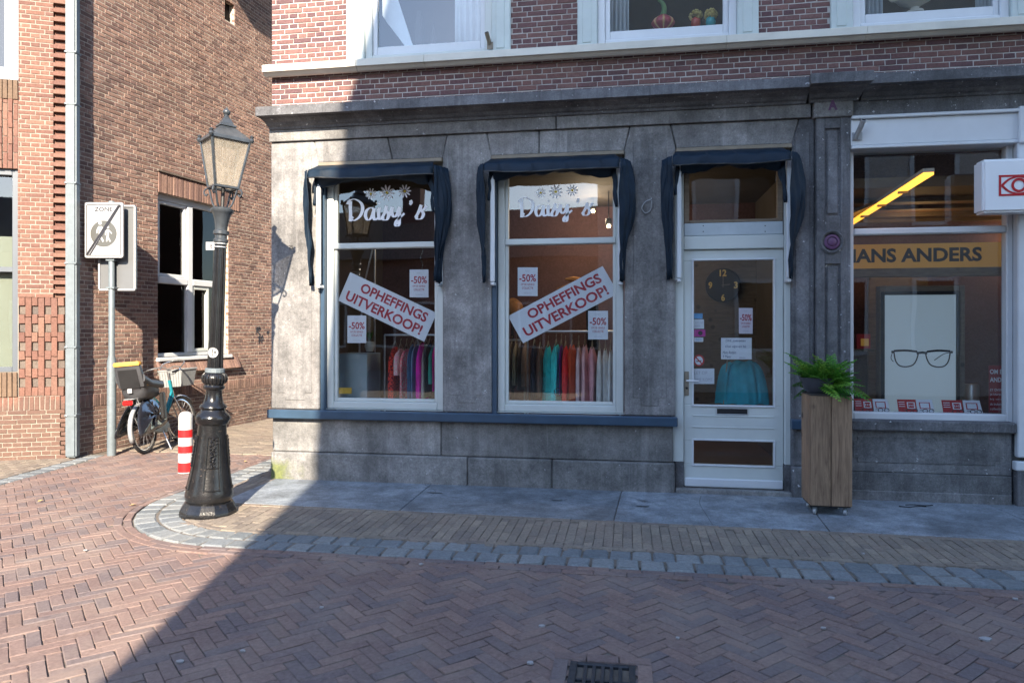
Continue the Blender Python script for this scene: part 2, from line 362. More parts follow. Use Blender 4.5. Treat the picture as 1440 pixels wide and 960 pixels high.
# ---- laid pieces: bricks, pavers, setts
_tm = {}
def template(L, Wd, T, c, var):
    k = (round(L, 2), round(Wd, 3), round(T, 3), round(c, 4), var)
    if k in _tm: return _tm[k]
    rg = random.Random(hash(k) & 0xffff)
    j = lambda q: rg.uniform(-q, q)
    o = [(0, 0), (1, 0), (1, 1), (0, 1)]; vs = []
    for (u, v) in o: vs.append((u, v, 0))
    for (u, v) in o: vs.append((u + j(.0025 / L), v + j(.0025 / Wd), 1 - c / T))
    for (u, v) in o:
        cu, cv = c / L, c / Wd
        vs.append((u + (cu if u == 0 else -cu) * (1 + j(.7)), v + (cv if v == 0 else -cv) * (1 + j(.7)), 1 + j(.0012 / T)))
    fs = [(8, 9, 10, 11)]
    for a, b in ((0, 1), (1, 2), (2, 3), (3, 0)):
        fs.append((a, b, 4 + b, 4 + a)); fs.append((4 + a, 4 + b, 8 + b, 8 + a))
    me = bpy.data.meshes.new('piece'); me.from_pydata(vs, [], fs); me.update()
    _tm[k] = (me, np.array(vs), np.array(fs)); return _tm[k]
def piece(O, ex, ey, ez, c=.003): return [Vector(O), Vector(ex), Vector(ey), Vector(ez), c]
def lay(pieces, parent, m, name='brick', stuffname='bricks_beyond', maxparts=300):
    for p in pieces:
        cen = p[0] + p[1] * .5 + p[2] * .5 + p[3]
        p.append(pxarea(cen, p[1].length * p[2].length * max(.05, abs((cen - Vector((0, -D, H))).normalized().dot(p[3].normalized())))))
    pieces.sort(key=lambda p: -p[5])
    nin = min(maxparts, sum(1 for p in pieces if p[5] > 0))
    pim = parent.matrix_basis.inverted() if parent.type == 'EMPTY' else Matrix()
    for p in pieces[:nin]:
        O, ex, ey, ez, c, _ = p
        me0, _, _ = template(ex.length, ey.length, ez.length, c, random.randrange(3))
        key = (me0.name, m.name)
        me = _tm.get(key)
        if me is None:
            me = me0.copy(); me.name = name; me.materials.append(m); _tm[key] = me
        o = bpy.data.objects.new(name, me); COL.objects.link(o); o.parent = parent; o.matrix_parent_inverse = pim
        o.matrix_basis = Matrix(((ex.x, ey.x, ez.x, O.x), (ex.y, ey.y, ez.y, O.y), (ex.z, ey.z, ez.z, O.z), (0, 0, 0, 1)))
    rest = pieces[nin:]
    if rest:
        V = []; Fc = []; A = []; b = 0
        for O, ex, ey, ez, c, _ in rest:
            _, v, f = template(ex.length, ey.length, ez.length, c, random.randrange(3))
            mt = np.array([ex[:], ey[:], ez[:]]); V.append(v @ mt + np.array(O[:])); Fc.append(f + b); b += 12; A += [random.random()] * 12
        me = bpy.data.meshes.new(stuffname); me.from_pydata(np.concatenate(V).tolist(), [], np.concatenate(Fc).tolist())
        at = me.attributes.new('rnd', 'FLOAT', 'POINT'); at.data.foreach_set('value', A)
        me.materials.append(m); me.update(); link(stuffname, me, parent, 'stuff')
# bond pattern on a wall
def bond(out, fr, a0, a1, z0, z1, holes=(), course=.0565, L=.2, gap=.009, d=.0, th=.05, kind='cross', start=0, c=.003):
    hd = (L - gap) / 2 ; r = start; z = z0
    while z < z1 - .02:
        h = min(course - gap, z1 - z)
        if kind == 'cross' and r % 2: step = hd + gap; ln = hd; off = 0 if True else 0
        else: step = L + gap; ln = L; off = 0
        if kind == 'cross' and r % 2 == 0: off = (hd + gap) * (.5 if r % 4 == 0 else 1.5) 
        if kind == 'run': off = (L + gap) * .5 * (r % 2)
        a = a0 - off
        while a < a1 - .015:
            s0 = max(a, a0); s1 = min(a + ln, a1)
            segs = [(s0, s1)]
            for (h0, h1, hz0, hz1) in holes:
                if z + h > hz0 + .012 and z < hz1 - .012:
                    ns = []
                    for (q0, q1) in segs:
                        if q1 <= h0 or q0 >= h1: ns.append((q0, q1))
                        else:
                            if q0 < h0: ns.append((q0, h0))
                            if q1 > h1: ns.append((h1, q1))
                    segs = ns
            for q0, q1 in segs:
                if q1 - q0 > .018:
                    dj = random.uniform(-.0015, .0025)
                    out.append(piece(fr.p(q0, d + dj - th, z + random.uniform(-.0015, .0015)), fr.u * (q1 - q0), Vector((0, 0, h)), fr.n * th, c))
            a += step
        z += course; r += 1
def soldiers(out, fr, a0, a1, z0, z1, w=.0565, gap=.009, d=.0, th=.05, slant=0):
    n = max(1, round((a1 - a0) / w)); st = (a1 - a0) / n
    for i in range(n):
        out.append(piece(fr.p(a0 + i * st + gap / 2, d - th + random.uniform(-.002, .002), z0), fr.u * (st - gap), Vector((0, 0, z1 - z0)), fr.n * th))
def holed(mb, fr, a0, a1, z0, z1, holes, d0, d1):
    A = sorted({a0, a1, *[x for h in holes for x in h[:2] if a0 < x < a1]}); Z = sorted({z0, z1, *[x for h in holes for x in h[2:] if z0 < x < z1]})
    for j in range(len(Z) - 1):
        run = None
        for i in range(len(A)):
            solid = i < len(A) - 1 and not any(h[0] <= A[i] + 1e-6 and A[i + 1] <= h[1] + 1e-6 and h[2] <= Z[j] + 1e-6 and Z[j + 1] <= h[3] + 1e-6 for h in holes)
            if solid and run is None: run = A[i]
            if not solid and run is not None: mb.fbox(fr, run, A[i], d0, d1, Z[j], Z[j + 1]); run = None
    return mb
# ---- flat lettering
_txt = {}
def glyphs(body, bold=0.0, shear=0.0):
    k = (body, bold, shear)
    if k in _txt: return _txt[k]
    cu = bpy.data.curves.new('txt', 'FONT'); cu.body = body; cu.size = 1; cu.offset = bold; cu.shear = shear; cu.resolution_u = 3
    o = bpy.data.objects.new('txt', cu); COL.objects.link(o)
    dg = bpy.context.evaluated_depsgraph_get(); dg.update(); me = bpy.data.meshes.new_from_object(o.evaluated_get(dg))
    vs = [v.co.copy() for v in me.vertices]; fs = [list(p.vertices) for p in me.polygons]
    bpy.data.objects.remove(o); bpy.data.curves.remove(cu); bpy.data.meshes.remove(me)
    x0 = min(v.x for v in vs); x1 = max(v.x for v in vs); y0 = min(v.y for v in vs); y1 = max(v.y for v in vs)
    vs = [((v.x - x0) / (x1 - x0), (v.y - y0) / (y1 - y0)) for v in vs]
    _txt[k] = (vs, fs, (x1 - x0) / (y1 - y0)); return _txt[k]
def lettering(mb, body, mp, s0, s1, t0, t1, bold=.0, shear=0):
    """fit the text to s0..s1, t0..t1 of the surface map mp(s, t) -> point"""
    vs, fs, _ = glyphs(body, bold, shear)
    return mb.add([mp(s0 + x * (s1 - s0), t0 + y * (t1 - t0)) for x, y in vs], fs)
def quadmap(fr, TL, TR, BL, d):
    """surface map from three measured corners; s across 0..1, t up 0..1"""
    A = fr.at(*TL, d); B = fr.at(*TR, d); C = fr.at(*BL, d)
    return lambda s, t, e=0.0: fr.p(C[0] + (B[0] - A[0]) * s + (A[0] - C[0]) * t, d + e, C[1] + (B[1] - A[1]) * s + (A[1] - C[1]) * t)
def fmap(fr, a0, a1, z0, z1, d):
    return lambda s, t, e=0.0: fr.p(a0 + (a1 - a0) * s, d + e, z0 + (z1 - z0) * t)
def sheet(mb, mp, s0, s1, t0, t1, e0=-.002, e1=0.0):
    f = [mp(s0, t0, e1), mp(s1, t0, e1), mp(s1, t1, e1), mp(s0, t1, e1)]
    return mb.prism(f, mp(0, 0, e0) - mp(0, 0, e1))
def ribbon(mb, mp, pts, w, e=.0, thick=None, n=7):
    """pen stroke; thick: extra width on down strokes"""
    P = cr([(p[0], p[1], 0) for p in pts], n); L = []; Rr = []
    for i, p in enumerate(P):
        t = (P[min(i + 1, len(P) - 1)] - P[max(i - 1, 0)]); t.normalize(); nn = Vector((-t.y, t.x, 0))
        ww = w * (.5 if thick is None else .28 + thick * abs(t.y) ** 1.5)
        L.append(p + nn * ww); Rr.append(p - nn * ww)
    vs = [mp(q.x, q.y, e) for q in L] + [mp(q.x, q.y, e) for q in Rr]; m = len(P)
    return mb.add(vs, [[m + i, m + i + 1, i + 1, i] for i in range(m - 1)])
def disc(mb, mp, s, t, rs, rt, e=0, n=20, rot=0):
    c, s_ = math.cos(rot), math.sin(rot); pts = []
    for k in range(n):
        x, y = rs * math.cos(2 * math.pi * k / n), rt * math.sin(2 * math.pi * k / n); pts.append(mp(s + x * c - y * s_, t + x * s_ + y * c, e))
    return mb.add(pts, [list(range(n))])

# ================================================================== GROUND
g = MB(); g.add([(-60, -60, -.03), (60, -60, -.03), (60, 60, -.03), (-60, 60, -.03)], [(0, 1, 2, 3)])
ground = g.build('ground', 'joint', kind='structure')
C0 = Vector((-3.02, -.95, 0))
def edge_r(x, y):
    """distance outwards from the reference line of the footway edge"""
    if y <= C0.y and x >= C0.x: return C0.y - y
    if x <= C0.x and y >= C0.y: return C0.x - x
    if x < C0.x and y < C0.y: return math.hypot(x - C0.x, y - C0.y)
    return -min(x - C0.x, y - C0.y)
def path_pt(q, r):
    """q: metres along (0 at the start of the arc, negative on the straight, measured at r=.85); returns point, tangent"""
    ra = 1.2; La = ra * math.pi / 2
    if q < 0: return Vector((C0.x - q, C0.y - r, 0)), Vector((-1, 0, 0))
    if q < La:
        th = -math.pi / 2 - q / ra
        return Vector((C0.x + r * math.cos(th), C0.y + r * math.sin(th), 0)), Vector((math.sin(th), -math.cos(th), 0))
    return Vector((C0.x - r, C0.y + (q - La), 0)), Vector((0, 1, 0))
def edging(out, r0, r1, ln, gap, q0, q1, top, jit=.0, ph=0.0, T=.06, c=.004):
    q = q0 + ph
    while q < q1:
        l = ln * (1 + random.uniform(-jit, jit)); rm = (r0 + r1) / 2
        P, t = path_pt(q + l / 2, rm); nrm = Vector((t.y, -t.x, 0))   # nrm: left/right
        k = rm / 1.2 if 0 < q + l / 2 < 1.2 * math.pi / 2 else 1.0
        le = (l - gap) * k
        o_ = -nrm if nrm.dot(path_pt(q + l / 2, r1)[0] - P) < 0 else nrm
        wd = (r1 - r0) - gap
        ex = -t * le; ey = o_ * wd
        if ex.cross(ey).z < 0: ex = -ex
        a = random.uniform(-jit, jit) * .12
        mt = Matrix.Rotation(a, 3, 'Z'); ex = mt @ ex; ey = mt @ ey
        O = P - ex * .5 - ey * .5; O.z = top - T + random.uniform(-.0025, .0025)
        out.append(piece(O, ex, ey, Vector((random.uniform(-.0008, .0008), random.uniform(-.0008, .0008), T)), c)); q += l
SL0 = -1.25
def slab_front(x): return -1.16 - .019 * x
# --- road
road = MB().add([(-14, -16, -.0115), (14, -16, -.0115), (14, 12, -.0115), (-14, 12, -.0115)], [(0, 1, 2, 3)]).build('road', 'joint', kind='structure')
pv = []
pl, pw, pgp = .213, .071, .0048
grate_c = gr(847.5, 932.5) - Vector((0, .155, 0))
a45 = R(45.8); e1 = Vector((math.cos(a45), math.sin(a45), 0)); e2 = Vector((-e1.y, e1.x, 0))
STR0, STR1 = Vector((-6.40, -1.10, 0)), Vector((-6.62, .95, 0))
def left_of_strip(x, y): 
    xs = STR0.x + (STR1.x - STR0.x) * (y - STR0.y) / (STR1.y - STR0.y); return x < xs
def in_road(x, y):
    if edge_r(x, y) < 1.455: return False
    if y < 1.35 and left_of_strip(x, y): return False
    if y >= 1.35 : return False
    if abs(x - grate_c.x) < .2 and abs(y - grate_c.y) < .21: return False
    return -7.7 < x < 4.6 and -4.6 < y
cell = pw * 1.0
for i in range(-120, 160):
    for j in range(-120, 160):
        # herringbone of 3:1 blocks: period 6 along the diagonal
        k = (i - j) % 6
        if k == 0: O = e1 * (i * cell) + e2 * (j * cell); ex, ey = e1 * (pl - pgp), e2 * (pw - pgp); cen = O + e1 * (pl / 2) + e2 * (pw / 2)
        elif k == 5: O = e1 * (i * cell) + e2 * (j * cell); ex, ey = e1 * (pw - pgp), e2 * (pl - pgp); cen = O + e1 * (pw / 2) + e2 * (pl / 2); 
        else: continue
        if not in_road(cen.x, cen.y): continue
        O = O + Vector((0, 0, -.06 + random.uniform(-.003, .001) - .0022 * (1 + math.sin(cen.x * 2.3 + 1.7 * math.sin(cen.y * 1.9)))))
        jr = random.uniform(-.012, .012); mt = Matrix.Rotation(jr, 3, 'Z')
        pv.append(piece(O, mt @ ex, mt @ ey, Vector((random.uniform(-.0018, .0018), random.uniform(-.0018, .0018), .06)), .004))
edging(pv, 1.375, 1.442, .213, .005, -7.6, 4.0, .003, ph=.02)
edging(pv, 1.447, 1.514, .213, .005, -7.6, 4.0, .003, ph=.12)
# row of blocks framing the drain
for (x0, x1, y0, y1) in [(-.235, -.165, -.24, .17), (.165, .235, -.24, .17)]:
    for k in range(2):
        O = grate_c + Vector((x0, y0 + k * .205, -.056)); pv.append(piece(O, Vector((x1 - x0, 0, 0)), Vector((0, .2, 0)), Vector((0, 0, .06)), .004))
for k in range(3):
    O = grate_c + Vector((-.235 + k * .157, .172, -.056)); pv.append(piece(O, Vector((.152, 0, 0)), Vector((0, .07, 0)), Vector((0, 0, .06)), .004))
lay(pv, road, M['paver_road'], 'paver', 'pavers_beyond')
# --- alley paving beyond the corner
alley = MB().add([(-7.6, 1.3, -.010), (-3.0, 1.3, -.010), (-3.0, 14, -.010), (-7.6, 14, -.010)], [(0, 1, 2, 3)]).build('alley_path', 'joint', kind='structure')
ap = []
y = 1.36; r = 0
while y < 9:
    x = -7.2 + (r % 2) * .1
    while x < -4.25:
        ap.append(piece((x, y, -.055 + random.uniform(-.002, .002)), (.2, 0, 0), (0, .095, 0), (0, 0, .06), .004)); x += .206
    y += .101; r += 1
lay(ap, alley, M['paver_walk'], 'paver', 'pavers_beyond', 200)
# --- footway of the main building
walk = MB().add([(-3.9, -1.6, .0005), (7, -1.6, .0005), (7, .2, .0005), (-3.9, .2, .0005)], [(0, 1, 2, 3)])
q_ = [path_pt(-10.5, 1.33)[0]] + [path_pt(1.2 * math.pi / 2 * k / 24, 1.33)[0] for k in range(25)] + [path_pt(6.0, 1.33)[0]] + [Vector((-3.82, 2.8, 0)), Vector((-3.82, -1.3, 0)), Vector((7.4, -1.3, 0))]
walk.add([(p.x, p.y, -.001) for p in q_][::-1], [list(range(len(q_)))])
walk = walk.build('pavement', 'joint', kind='structure')
wp = []
x = -4.1; r = 0
while x < 4.9:
    y = -2.2 + (r % 2) * .07 + random.uniform(0, .05)
    while y < .3:
        ln_ = random.choice((.1, .135, .196, .196)); cx_, cy_ = x + .035, y + ln_ / 2
        er = edge_r(cx_, cy_)
        ok = er < .995 and (cy_ < slab_front(cx_) - .02 or cx_ < -3.76)
        if ok: wp.append(piece((x, y, -.052 + random.uniform(-.002, .002)), (.068, random.uniform(-.001, .001), 0), (0, ln_, 0), (random.uniform(-.001, .001), 0, .06), .003))
        y += ln_ + .005
    x += .0725; r += 1
edging(wp, .935, .995, .2, .005, -7.6, 3.4, .0125, ph=.05)
x = -3.7
while x < 5: 
    wp.append(piece((x, slab_front(x) - .068, -.048), (.196, -.02 * .2, 0), (0, .062, 0), (0, 0, .06), .004)); x += .2015
lay(wp, walk, M['paver_walk'], 'paver', 'pavers_beyond')
st = []
edging(st, 1.0, 1.183, .168, .012, -7.6, 4.0, .010, .16, .0, .07, .012)
edging(st, 1.187, 1.37, .168, .012, -7.6, 4.0, .008, .16, .07, .07, .012)
lay(st, walk, M['sett'], 'sett', 'setts_beyond')
jx = [(-3.74, -3.74), (-2.02, -2.0), (gr(874.5, 695.8).x - .0, gr(863, 733).x), (gr(1147, 716).x, gr(1169, 751).x), (3.25, 3.3), (5.6, 5.6)]
for i in range(len(jx) - 1):
    (t0, b0), (t1, b1) = jx[i], jx[i + 1]; gp = .004
    MB().prism([(b0 + gp, slab_front(b0), .012), (b1 - gp, slab_front(b1), .012), (t1 - gp, .03, .012), (t0 + gp, .03, .012)], (0, 0, -.05)).build('slab', 'slab', walk, bevel=.004)
# --- left footway by the alley house
walk2 = MB().add([(-12, -3.2, -.008), (-6.2, -3.2, -.008), (-6.55, 1.35, -.008), (-12, 1.35, -.008)], [(0, 1, 2, 3)]).build('pavement', 'joint', kind='structure')
wp = []; dirv = (STR1 - STR0).normalized(); nv = Vector((-dirv.y, dirv.x, 0))
if nv.x > 0: nv = -nv
for row, (o0, w_) in enumerate([(.0, .20)]):
    q = -.9
    while q < 2.1:
        l = random.uniform(.15, .2); O = STR0 + dirv * q + nv * o0; O.z = -.054
        ex = dirv * (l - .01); ey = nv * (w_ - .01)
        wp.append(piece(O, ex, ey, Vector((0, 0, .06)), .012)); q += l
lay(wp, walk2, M['sett'], 'sett', 'setts_beyond')
wp = []
for i in range(16):
    o0 = .21 + i * .102; q = -.9 + (i % 2) * .1
    while q < 2.1:
        O = STR0 + dirv * q + nv * o0; O.z = -.055 + random.uniform(-.002, .002)
        wp.append(piece(O, dirv * .2, nv * .097, Vector((0, 0, .06)), .004)); q += .205
lay(wp, walk2, M['paver_walk'], 'paver', 'pavers_beyond', 150)

# ================================================================== MAIN BUILDING
XL, XR = -3.814, 7.0
CORN = thing('corner_building', 'three-window brick corner building with grey stone ground floor shop front', 'building', (0, .3, 0))
B = CORN
zs = lambda px, py, Y=0.: mz(px, py, Y)
Z_LED0, Z_LED1 = zs(700, 591, -.09), zs(700, 579, -.09)
Z_LED0 = zs(385, 588, -.09); Z_LED1 = zs(385, 576, -.09)
Z_LINT = zs(784, 215.5); Z_FR0 = zs(378, 199.7, -.03); Z_CO0 = zs(361, 163, -.25); Z_CO1 = zs(361, 150.5, -.25)
Z_SIL0 = zs(368, 101.5, -.12); Z_SIL1 = zs(368, 91, -.12); Z_PL = zs(700, 644, -.04)
WT = .32
W1 = (mx(449), mx(622.5)); W2 = (mx(691), mx(878)); DO = (mx(950), mx(1113))
X_P0, X_P1 = mx(1148, 300, -.05), mx(1196, 300, -.05)      # pilaster
S2 = (X_P1, mx(1421, 400, .05))                                  # right shop opening
def block(fr, poly, d0=-WT, d1=0.0, m='stone', bv=.009, par=None):
    d1 += random.uniform(-.002, .002)
    return MB().fprism(fr, poly, d0, d1).build('stone_block', m, par or B, bevel=bv)
def rect(a0, a1, z0, z1): return [(a0, z0), (a1, z0), (a1, z1), (a0, z1)]
G = .0035
def vx(px, py): return mx(px, py)
zt, zb = Z_FR0 - .003, Z_LINT
# joint lines between piers and lintel stones: (x at top, x at the opening's head)
JT = [(vx(441.7, 198), vx(447, 221)), (vx(544.9, 194), vx(551.4, 222)), (vx(628.7, 189), vx(623.7, 221)), (vx(684.4, 186.6), vx(690, 217)),
      (vx(758, 184), vx(758, 215)), (vx(886, 177.8), vx(878, 211)), (vx(943, 175), vx(951, 207)), (vx(1124, 168), vx(1114, 199))]
def lint(i, j): block(MF, [(JT[i][1] + G, zb), (JT[j][1] - G, zb), (JT[j][0] - G, zt), (JT[i][0] + G, zt)])
lint(0, 1); lint(1, 2); lint(3, 4); lint(4, 5); lint(6, 7)
def pier(a0, a1, jl, jr, z0=Z_LED1 + .002):
    poly = [(a0, z0), (a1, z0), (a1, zb)]
    poly += [(jr[0] - G, zt)] if jr else [(a1, zt)]
    poly += [(jl[0] + G, zt)] if jl else [(a0, zt)]
    poly += [(a0, zb)]
    block(MF, poly)
pier(XL, W1[0], None, JT[0]); pier(W1[1], W2[0], JT[2], JT[3]); pier(W2[1], DO[0], JT[5], JT[6]); 
# pier right of the door reaches the ground
def pierd(a0, a1): block(MF, [(a0, Z_PL + .003), (a1, Z_PL + .003), (a1, zt), (JT[7][0] + G, zt), (a0, zb)], m='stone_dark')
pierd(DO[1], X_P0 - .004); block(MF, rect(DO[1], X_P0 - .004, 0, Z_PL), d1=.04, m='stone_dark')
# raised fields with notched corners on the piers
def field(a0, a1, z0, z1, m='stone', nt_=.075, d=.0, out=.007):
    n_ = nt_
    MB().fprism(MF, [(a0 + n_, z0), (a1 - n_, z0), (a1 - n_, z0 + n_), (a1, z0 + n_), (a1, z1 - n_), (a1 - n_, z1 - n_), (a1 - n_, z1), (a0 + n_, z1), (a0 + n_, z1 - n_), (a0, z1 - n_), (a0, z0 + n_), (a0 + n_, z0 + n_)], d - .01, d + out).build('raised_panel', m, B, bevel=.005)
for a0, a1 in ((XL, W1[0]), (W1[1], W2[0]), (W2[1], DO[0])): field(a0 + .085, a1 - .085, Z_LED1 + .10, zt - .075)
field(DO[1] + .035, X_P0 - .05, Z_PL + .12, zt - .10, 'stone_dark', .03)
# below the ledge
lj = [-3.80, mx(620, 615), DO[0] - .02]
for i in range(2): block(MF, rect(lj[i] + G, lj[i + 1] - G, Z_PL + .002, Z_LED0 - .002), m='stone_low', bv=.008)
pj = [-3.80, mx(657, 665, -.04), mx(776, 668, -.04), DO[0] - .005]
for i in range(3): block(MF, [(pj[i] + G, 0), (pj[i + 1] - G, 0), (pj[i + 1] - G, Z_PL - .002), (pj[i] + G, Z_PL - .002)], d1=.04, m='stone_low', bv=.012)
# dark painted ledge
MB().fbox(MF, mx(375, 582, -.09), DO[0] + .015, -.0, .09, Z_LED0, Z_LED1).build('ledge', 'navy', B, bevel=.008)
MB().fbox(MF, DO[1] - .015, X_P0 - .01, 0, .09, Z_LED0, Z_LED1).build('ledge', 'navy', B, bevel=.008)
# frieze, cornice
fj = [mx(378, 190, -.03), mx(782, 170, -.03), X_P0 - .04]
for i in range(2): block(MF, rect(fj[i] + G, fj[i + 1] - G, Z_FR0, Z_CO0 - .09), d1=.03, bv=.004)
block(MF, rect(X_P1 + .03, XR, Z_FR0 - .01, Z_CO0 - .09), d1=.03, m='stone_dark', bv=.004)
prof = [(.0, Z_CO0 - .092), (.05, Z_CO0 - .092), (.06, Z_CO0 - .07), (.085, Z_CO0 - .06), (.11, Z_CO0 - .035), (.17, Z_CO0 - .012), (.18, Z_CO0), (.25, Z_CO0), (.25, Z_CO1), (.0, Z_CO1 + .05)]
def cornice(a0, a1, k=1.0, m='stone_dark', ret=True):
    mb = MB(); n_ = len(prof)
    rings = [[MF.p(a0, -WT, z) for d, z in prof], [MF.p(a0 - (d * .25 if ret else 0), d * k, z) for d, z in prof], [MF.p(a1 + (d * .25 if ret == 2 else 0), d * k, z) for d, z in prof], [MF.p(a1, -WT, z) for d, z in prof]]
    rings = [r_[::-1] for r_ in rings]
    return mb.loft(rings, True).build('cornice_block', m, B, bevel=.003)
cjs = [XL + .02, mx(566, 140, -.25), mx(914, 125, -.25), X_P0 - .09]
cornice(cjs[0], cjs[1] - .002, ret=True); cornice(cjs[1], cjs[2] - .002, ret=False); cornice(cjs[2], cjs[3], ret=False)
cornice(X_P0 - .055, X_P1 + .055, 1.35, ret=2); cornice(X_P1 + .09, 4.3, ret=False); cornice(4.303, XR, ret=False)
# pilaster with block and medallion
PX0, PX1 = X_P0, X_P1
block(MF, rect(PX0 - .025, PX1 + .02, Z_FR0 - .02, Z_CO0 - .09), d1=.075, m='stone')
zp = [Z_PL + .02, zs(1170, 368, -.05), zs(1170, 308, -.05), Z_FR0 - .022]
a0, a1 = PX0, PX1; ia0, ia1 = mx(1160, 300, -.05), mx(1182, 300, -.05)
pm = 'stone_dark'
mb = MB(); mb.fbox(MF, a0, a1, -WT, .03, Z_PL + .002, zp[3]); 
mb.build('pilaster_core', pm, B)
for q0, q1 in ((a0, ia0), (ia1, a1)): MB().fbox(MF, q0, q1, .03, .055, Z_PL + .002, zp[3]).build('pilaster_edge', pm, B, bevel=.006)
for z0, z1 in ((zp[3] - .10, zp[3]), (zp[1] - .02, zp[2] + .02), (Z_PL + .002, Z_PL + .2)): MB().fbox(MF, ia0, ia1, .03, .054, z0, z1).build('pilaster_rail', pm, B, bevel=.004)
for z0, z1 in ((zp[2] + .05, zp[3] - .13), (Z_PL + .23, zp[1] - .05)): MB().fbox(MF, ia0 + .022, ia1 - .022, .02, .05, z0, z1).build('pilaster_panel', pm, B, bevel=.008)
block(MF, rect(a0 - .01, a1 + .0, 0, Z_PL), d1=.075, m='stone_dark')
mc = MF.at(1170, 340, .06); 
def ringm(mb, fr, a, z, d, prof_, n=24):
    ax = Matrix((( fr.u.x, 0, fr.n.x, 0), (fr.u.y, 0, fr.n.y, 0), (0, 1, 0, 0), (0, 0, 0, 1))).to_4x4()
    t = MB().lathe(prof_, n=n); t.xf(Matrix.Translation(fr.p(a, d, z)) @ ax); mb.add(t.v, t.f); return mb
md = ringm(MB(), MF, mc[0], mc[1], .05, [(.115, -.005), (.115, .012), (.10, .02), (.085, .012), (.08, .004), (.075, .004)]).build('medallion', 'stone_dark', B, smooth=True)
ringm(MB(), MF, mc[0], mc[1], .05, [(.07, 0), (.07, .012), (.05, .016), (.046, .008)]).build('medallion_ring', 'purple', md, smooth=True)
ringm(MB(), MF, mc[0], mc[1], .05, [(.04, .0), (.036, .018), (.02, .024), (0.001, .025)]).build('medallion_boss', 'purple', md, smooth=True)
ap_ = MF.at(1171, 147, .08)
af = fmap(MF, ap_[0] - .055, ap_[0] + .055, ap_[1] - .06, ap_[1] + .06, .082)
lettering(MB(), 'A', af, .12, .88, .05, .85, .05).build('letter_plaque', 'purple', B)
# ---- brick wall of the first floor
ZB0, ZB1 = Z_CO1 + .0, 7.6
cas = [(mx(487, 60), mx(718, 60)), (mx(812, 50), mx(1067, 50)), (mx(1168, 30), mx(1168, 30) + 1.76), (4.3, 6.06)]
ZW1 = 6.55
holes = [(a, b, Z_SIL1 - .02, ZW1) for a, b in cas]
holed(MB(), MF, XL, XR, Z_CO0 - .05, ZB1, holes, -.3, -.0245).build('upper_wall', 'mortar_main', B)
bl = []
bond(bl, MF, XL, 5.2, ZB0, Z_SIL0 + .02, (), .0545, .1935, .010, -.02, .05, start=0)
bond(bl, MF, XL, 5.2, Z_SIL1 - .01, 6.2, holes, .0545, .1935, .010, -.02, .05, start=1)
lay(bl, B, M['brick_main'], 'brick', 'bricks_beyond')
# white sill course
sp = [(-.02, Z_SIL0 + .002), (.03, Z_SIL0 - .035), (.06, Z_SIL0 - .03), (.10, Z_SIL0), (.12, Z_SIL0), (.12, Z_SIL1 - .006), (-.05, Z_SIL1 + .02)]
def sillp(a0, a1):
    MB().loft([[MF.p(a, d, z) for d, z in sp][::-1] for a in (a0, a1)], True).build('sill_course', 'sillwhite', B, bevel=.003)
sj = [-3.856, mx(500, 90, -.12), mx(596, 85, -.12), mx(1022, 60, -.12), mx(1220, 45, -.12), XR]
for i in range(5): sillp(sj[i] + .0008, sj[i + 1] - .0008)
# first floor windows
ZGB = zs(933, 41.5, .085)
def frame4(mb, fr, a0, a1, z0, z1, w, d0, d1, wb=None, wt=None):
    wb = wb or w; wt = wt or w
    mb.fbox(fr, a0, a0 + w, d0, d1, z0, z1); mb.fbox(fr, a1 - w, a1, d0, d1, z0, z1)
    mb.fbox(fr, a0 + w, a1 - w, d0, d1, z0, z0 + wb); mb.fbox(fr, a0 + w, a1 - w, d0, d1, z1 - wt, z1); return mb
for i, (a, b) in enumerate(cas):
    w = frame4(MB(), MF, a + .20, b - .20, Z_SIL1 + .02, ZW1, .075, -.10, -.03, .06).build('window', 'white' if i else 'cream', B, bevel=.006)
    for q0, q1 in ((a, a + .2), (b - .2, b)):
        MB().fbox(MF, q0, q1, -.2, .012, Z_SIL1 - .0, ZW1).build('casing', 'greygreen', w, bevel=.01)
        MB().fbox(MF, q0 + .05, q1 - .06, .0, .02, Z_SIL1 + .05, ZW1 - .05).build('casing_field', 'greygreen', w, bevel=.006)
    frame4(MB(), MF, a + .275, b - .275, Z_SIL1 + .08, ZW1 - .075, .05, -.115, -.055, ZGB - Z_SIL1 - .08).build('sash', 'white', w, bevel=.006)
    MB().fbox(MF, a + .325, b - .325, -.09, -.084, ZGB - .005, ZW1 - .125).build('pane', 'glass' if i else 'glass_up', w)
    MB().fbox(MF, a + .02, b - .02, -.5, -.21, ZGB - .06, zs(933, 42, .22)).build('inner_sill', 'white', w)
# upstairs room
up = MB(); up.fbox(MF, XL + .25, XR, -2.6, -2.5, Z_CO1, ZB1); up.fbox(MF, XL + .25, XR, -2.5, -.3, Z_SIL1 - .12, Z_SIL1 - .02); up.fbox(MF, XL + .25, XR, -2.5, -.3, 7.2, 7.3)
up.build('upper_room', 'darkroom', B)
# roof and the rest of the building
rf = MB(); rf.fbox(MF, XL, XR, -6, -2.7, 0, ZB1); rf.build('rear_wall', 'brick_main', B)
MB().fbox(MF, XL, XL + .25, -2.75, -.33, 0, ZB1).build('side_wall', 'brick_main', B)
MB().fbox(MF, XL - .42, XR + .2, -6.2, .45, ZB1 + .003, ZB1 + .25).build('gutter', 'white', B, bevel=.02)
pr = [(.35, ZB1 + .25), (-2.8, ZB1 + 3.2), (-6, ZB1 + .25)]
MB().loft([[MF.p(a, d, z) for d, z in pr] for a in (XL - .35, XR)], True).build('roof', 'brick_soot', B)

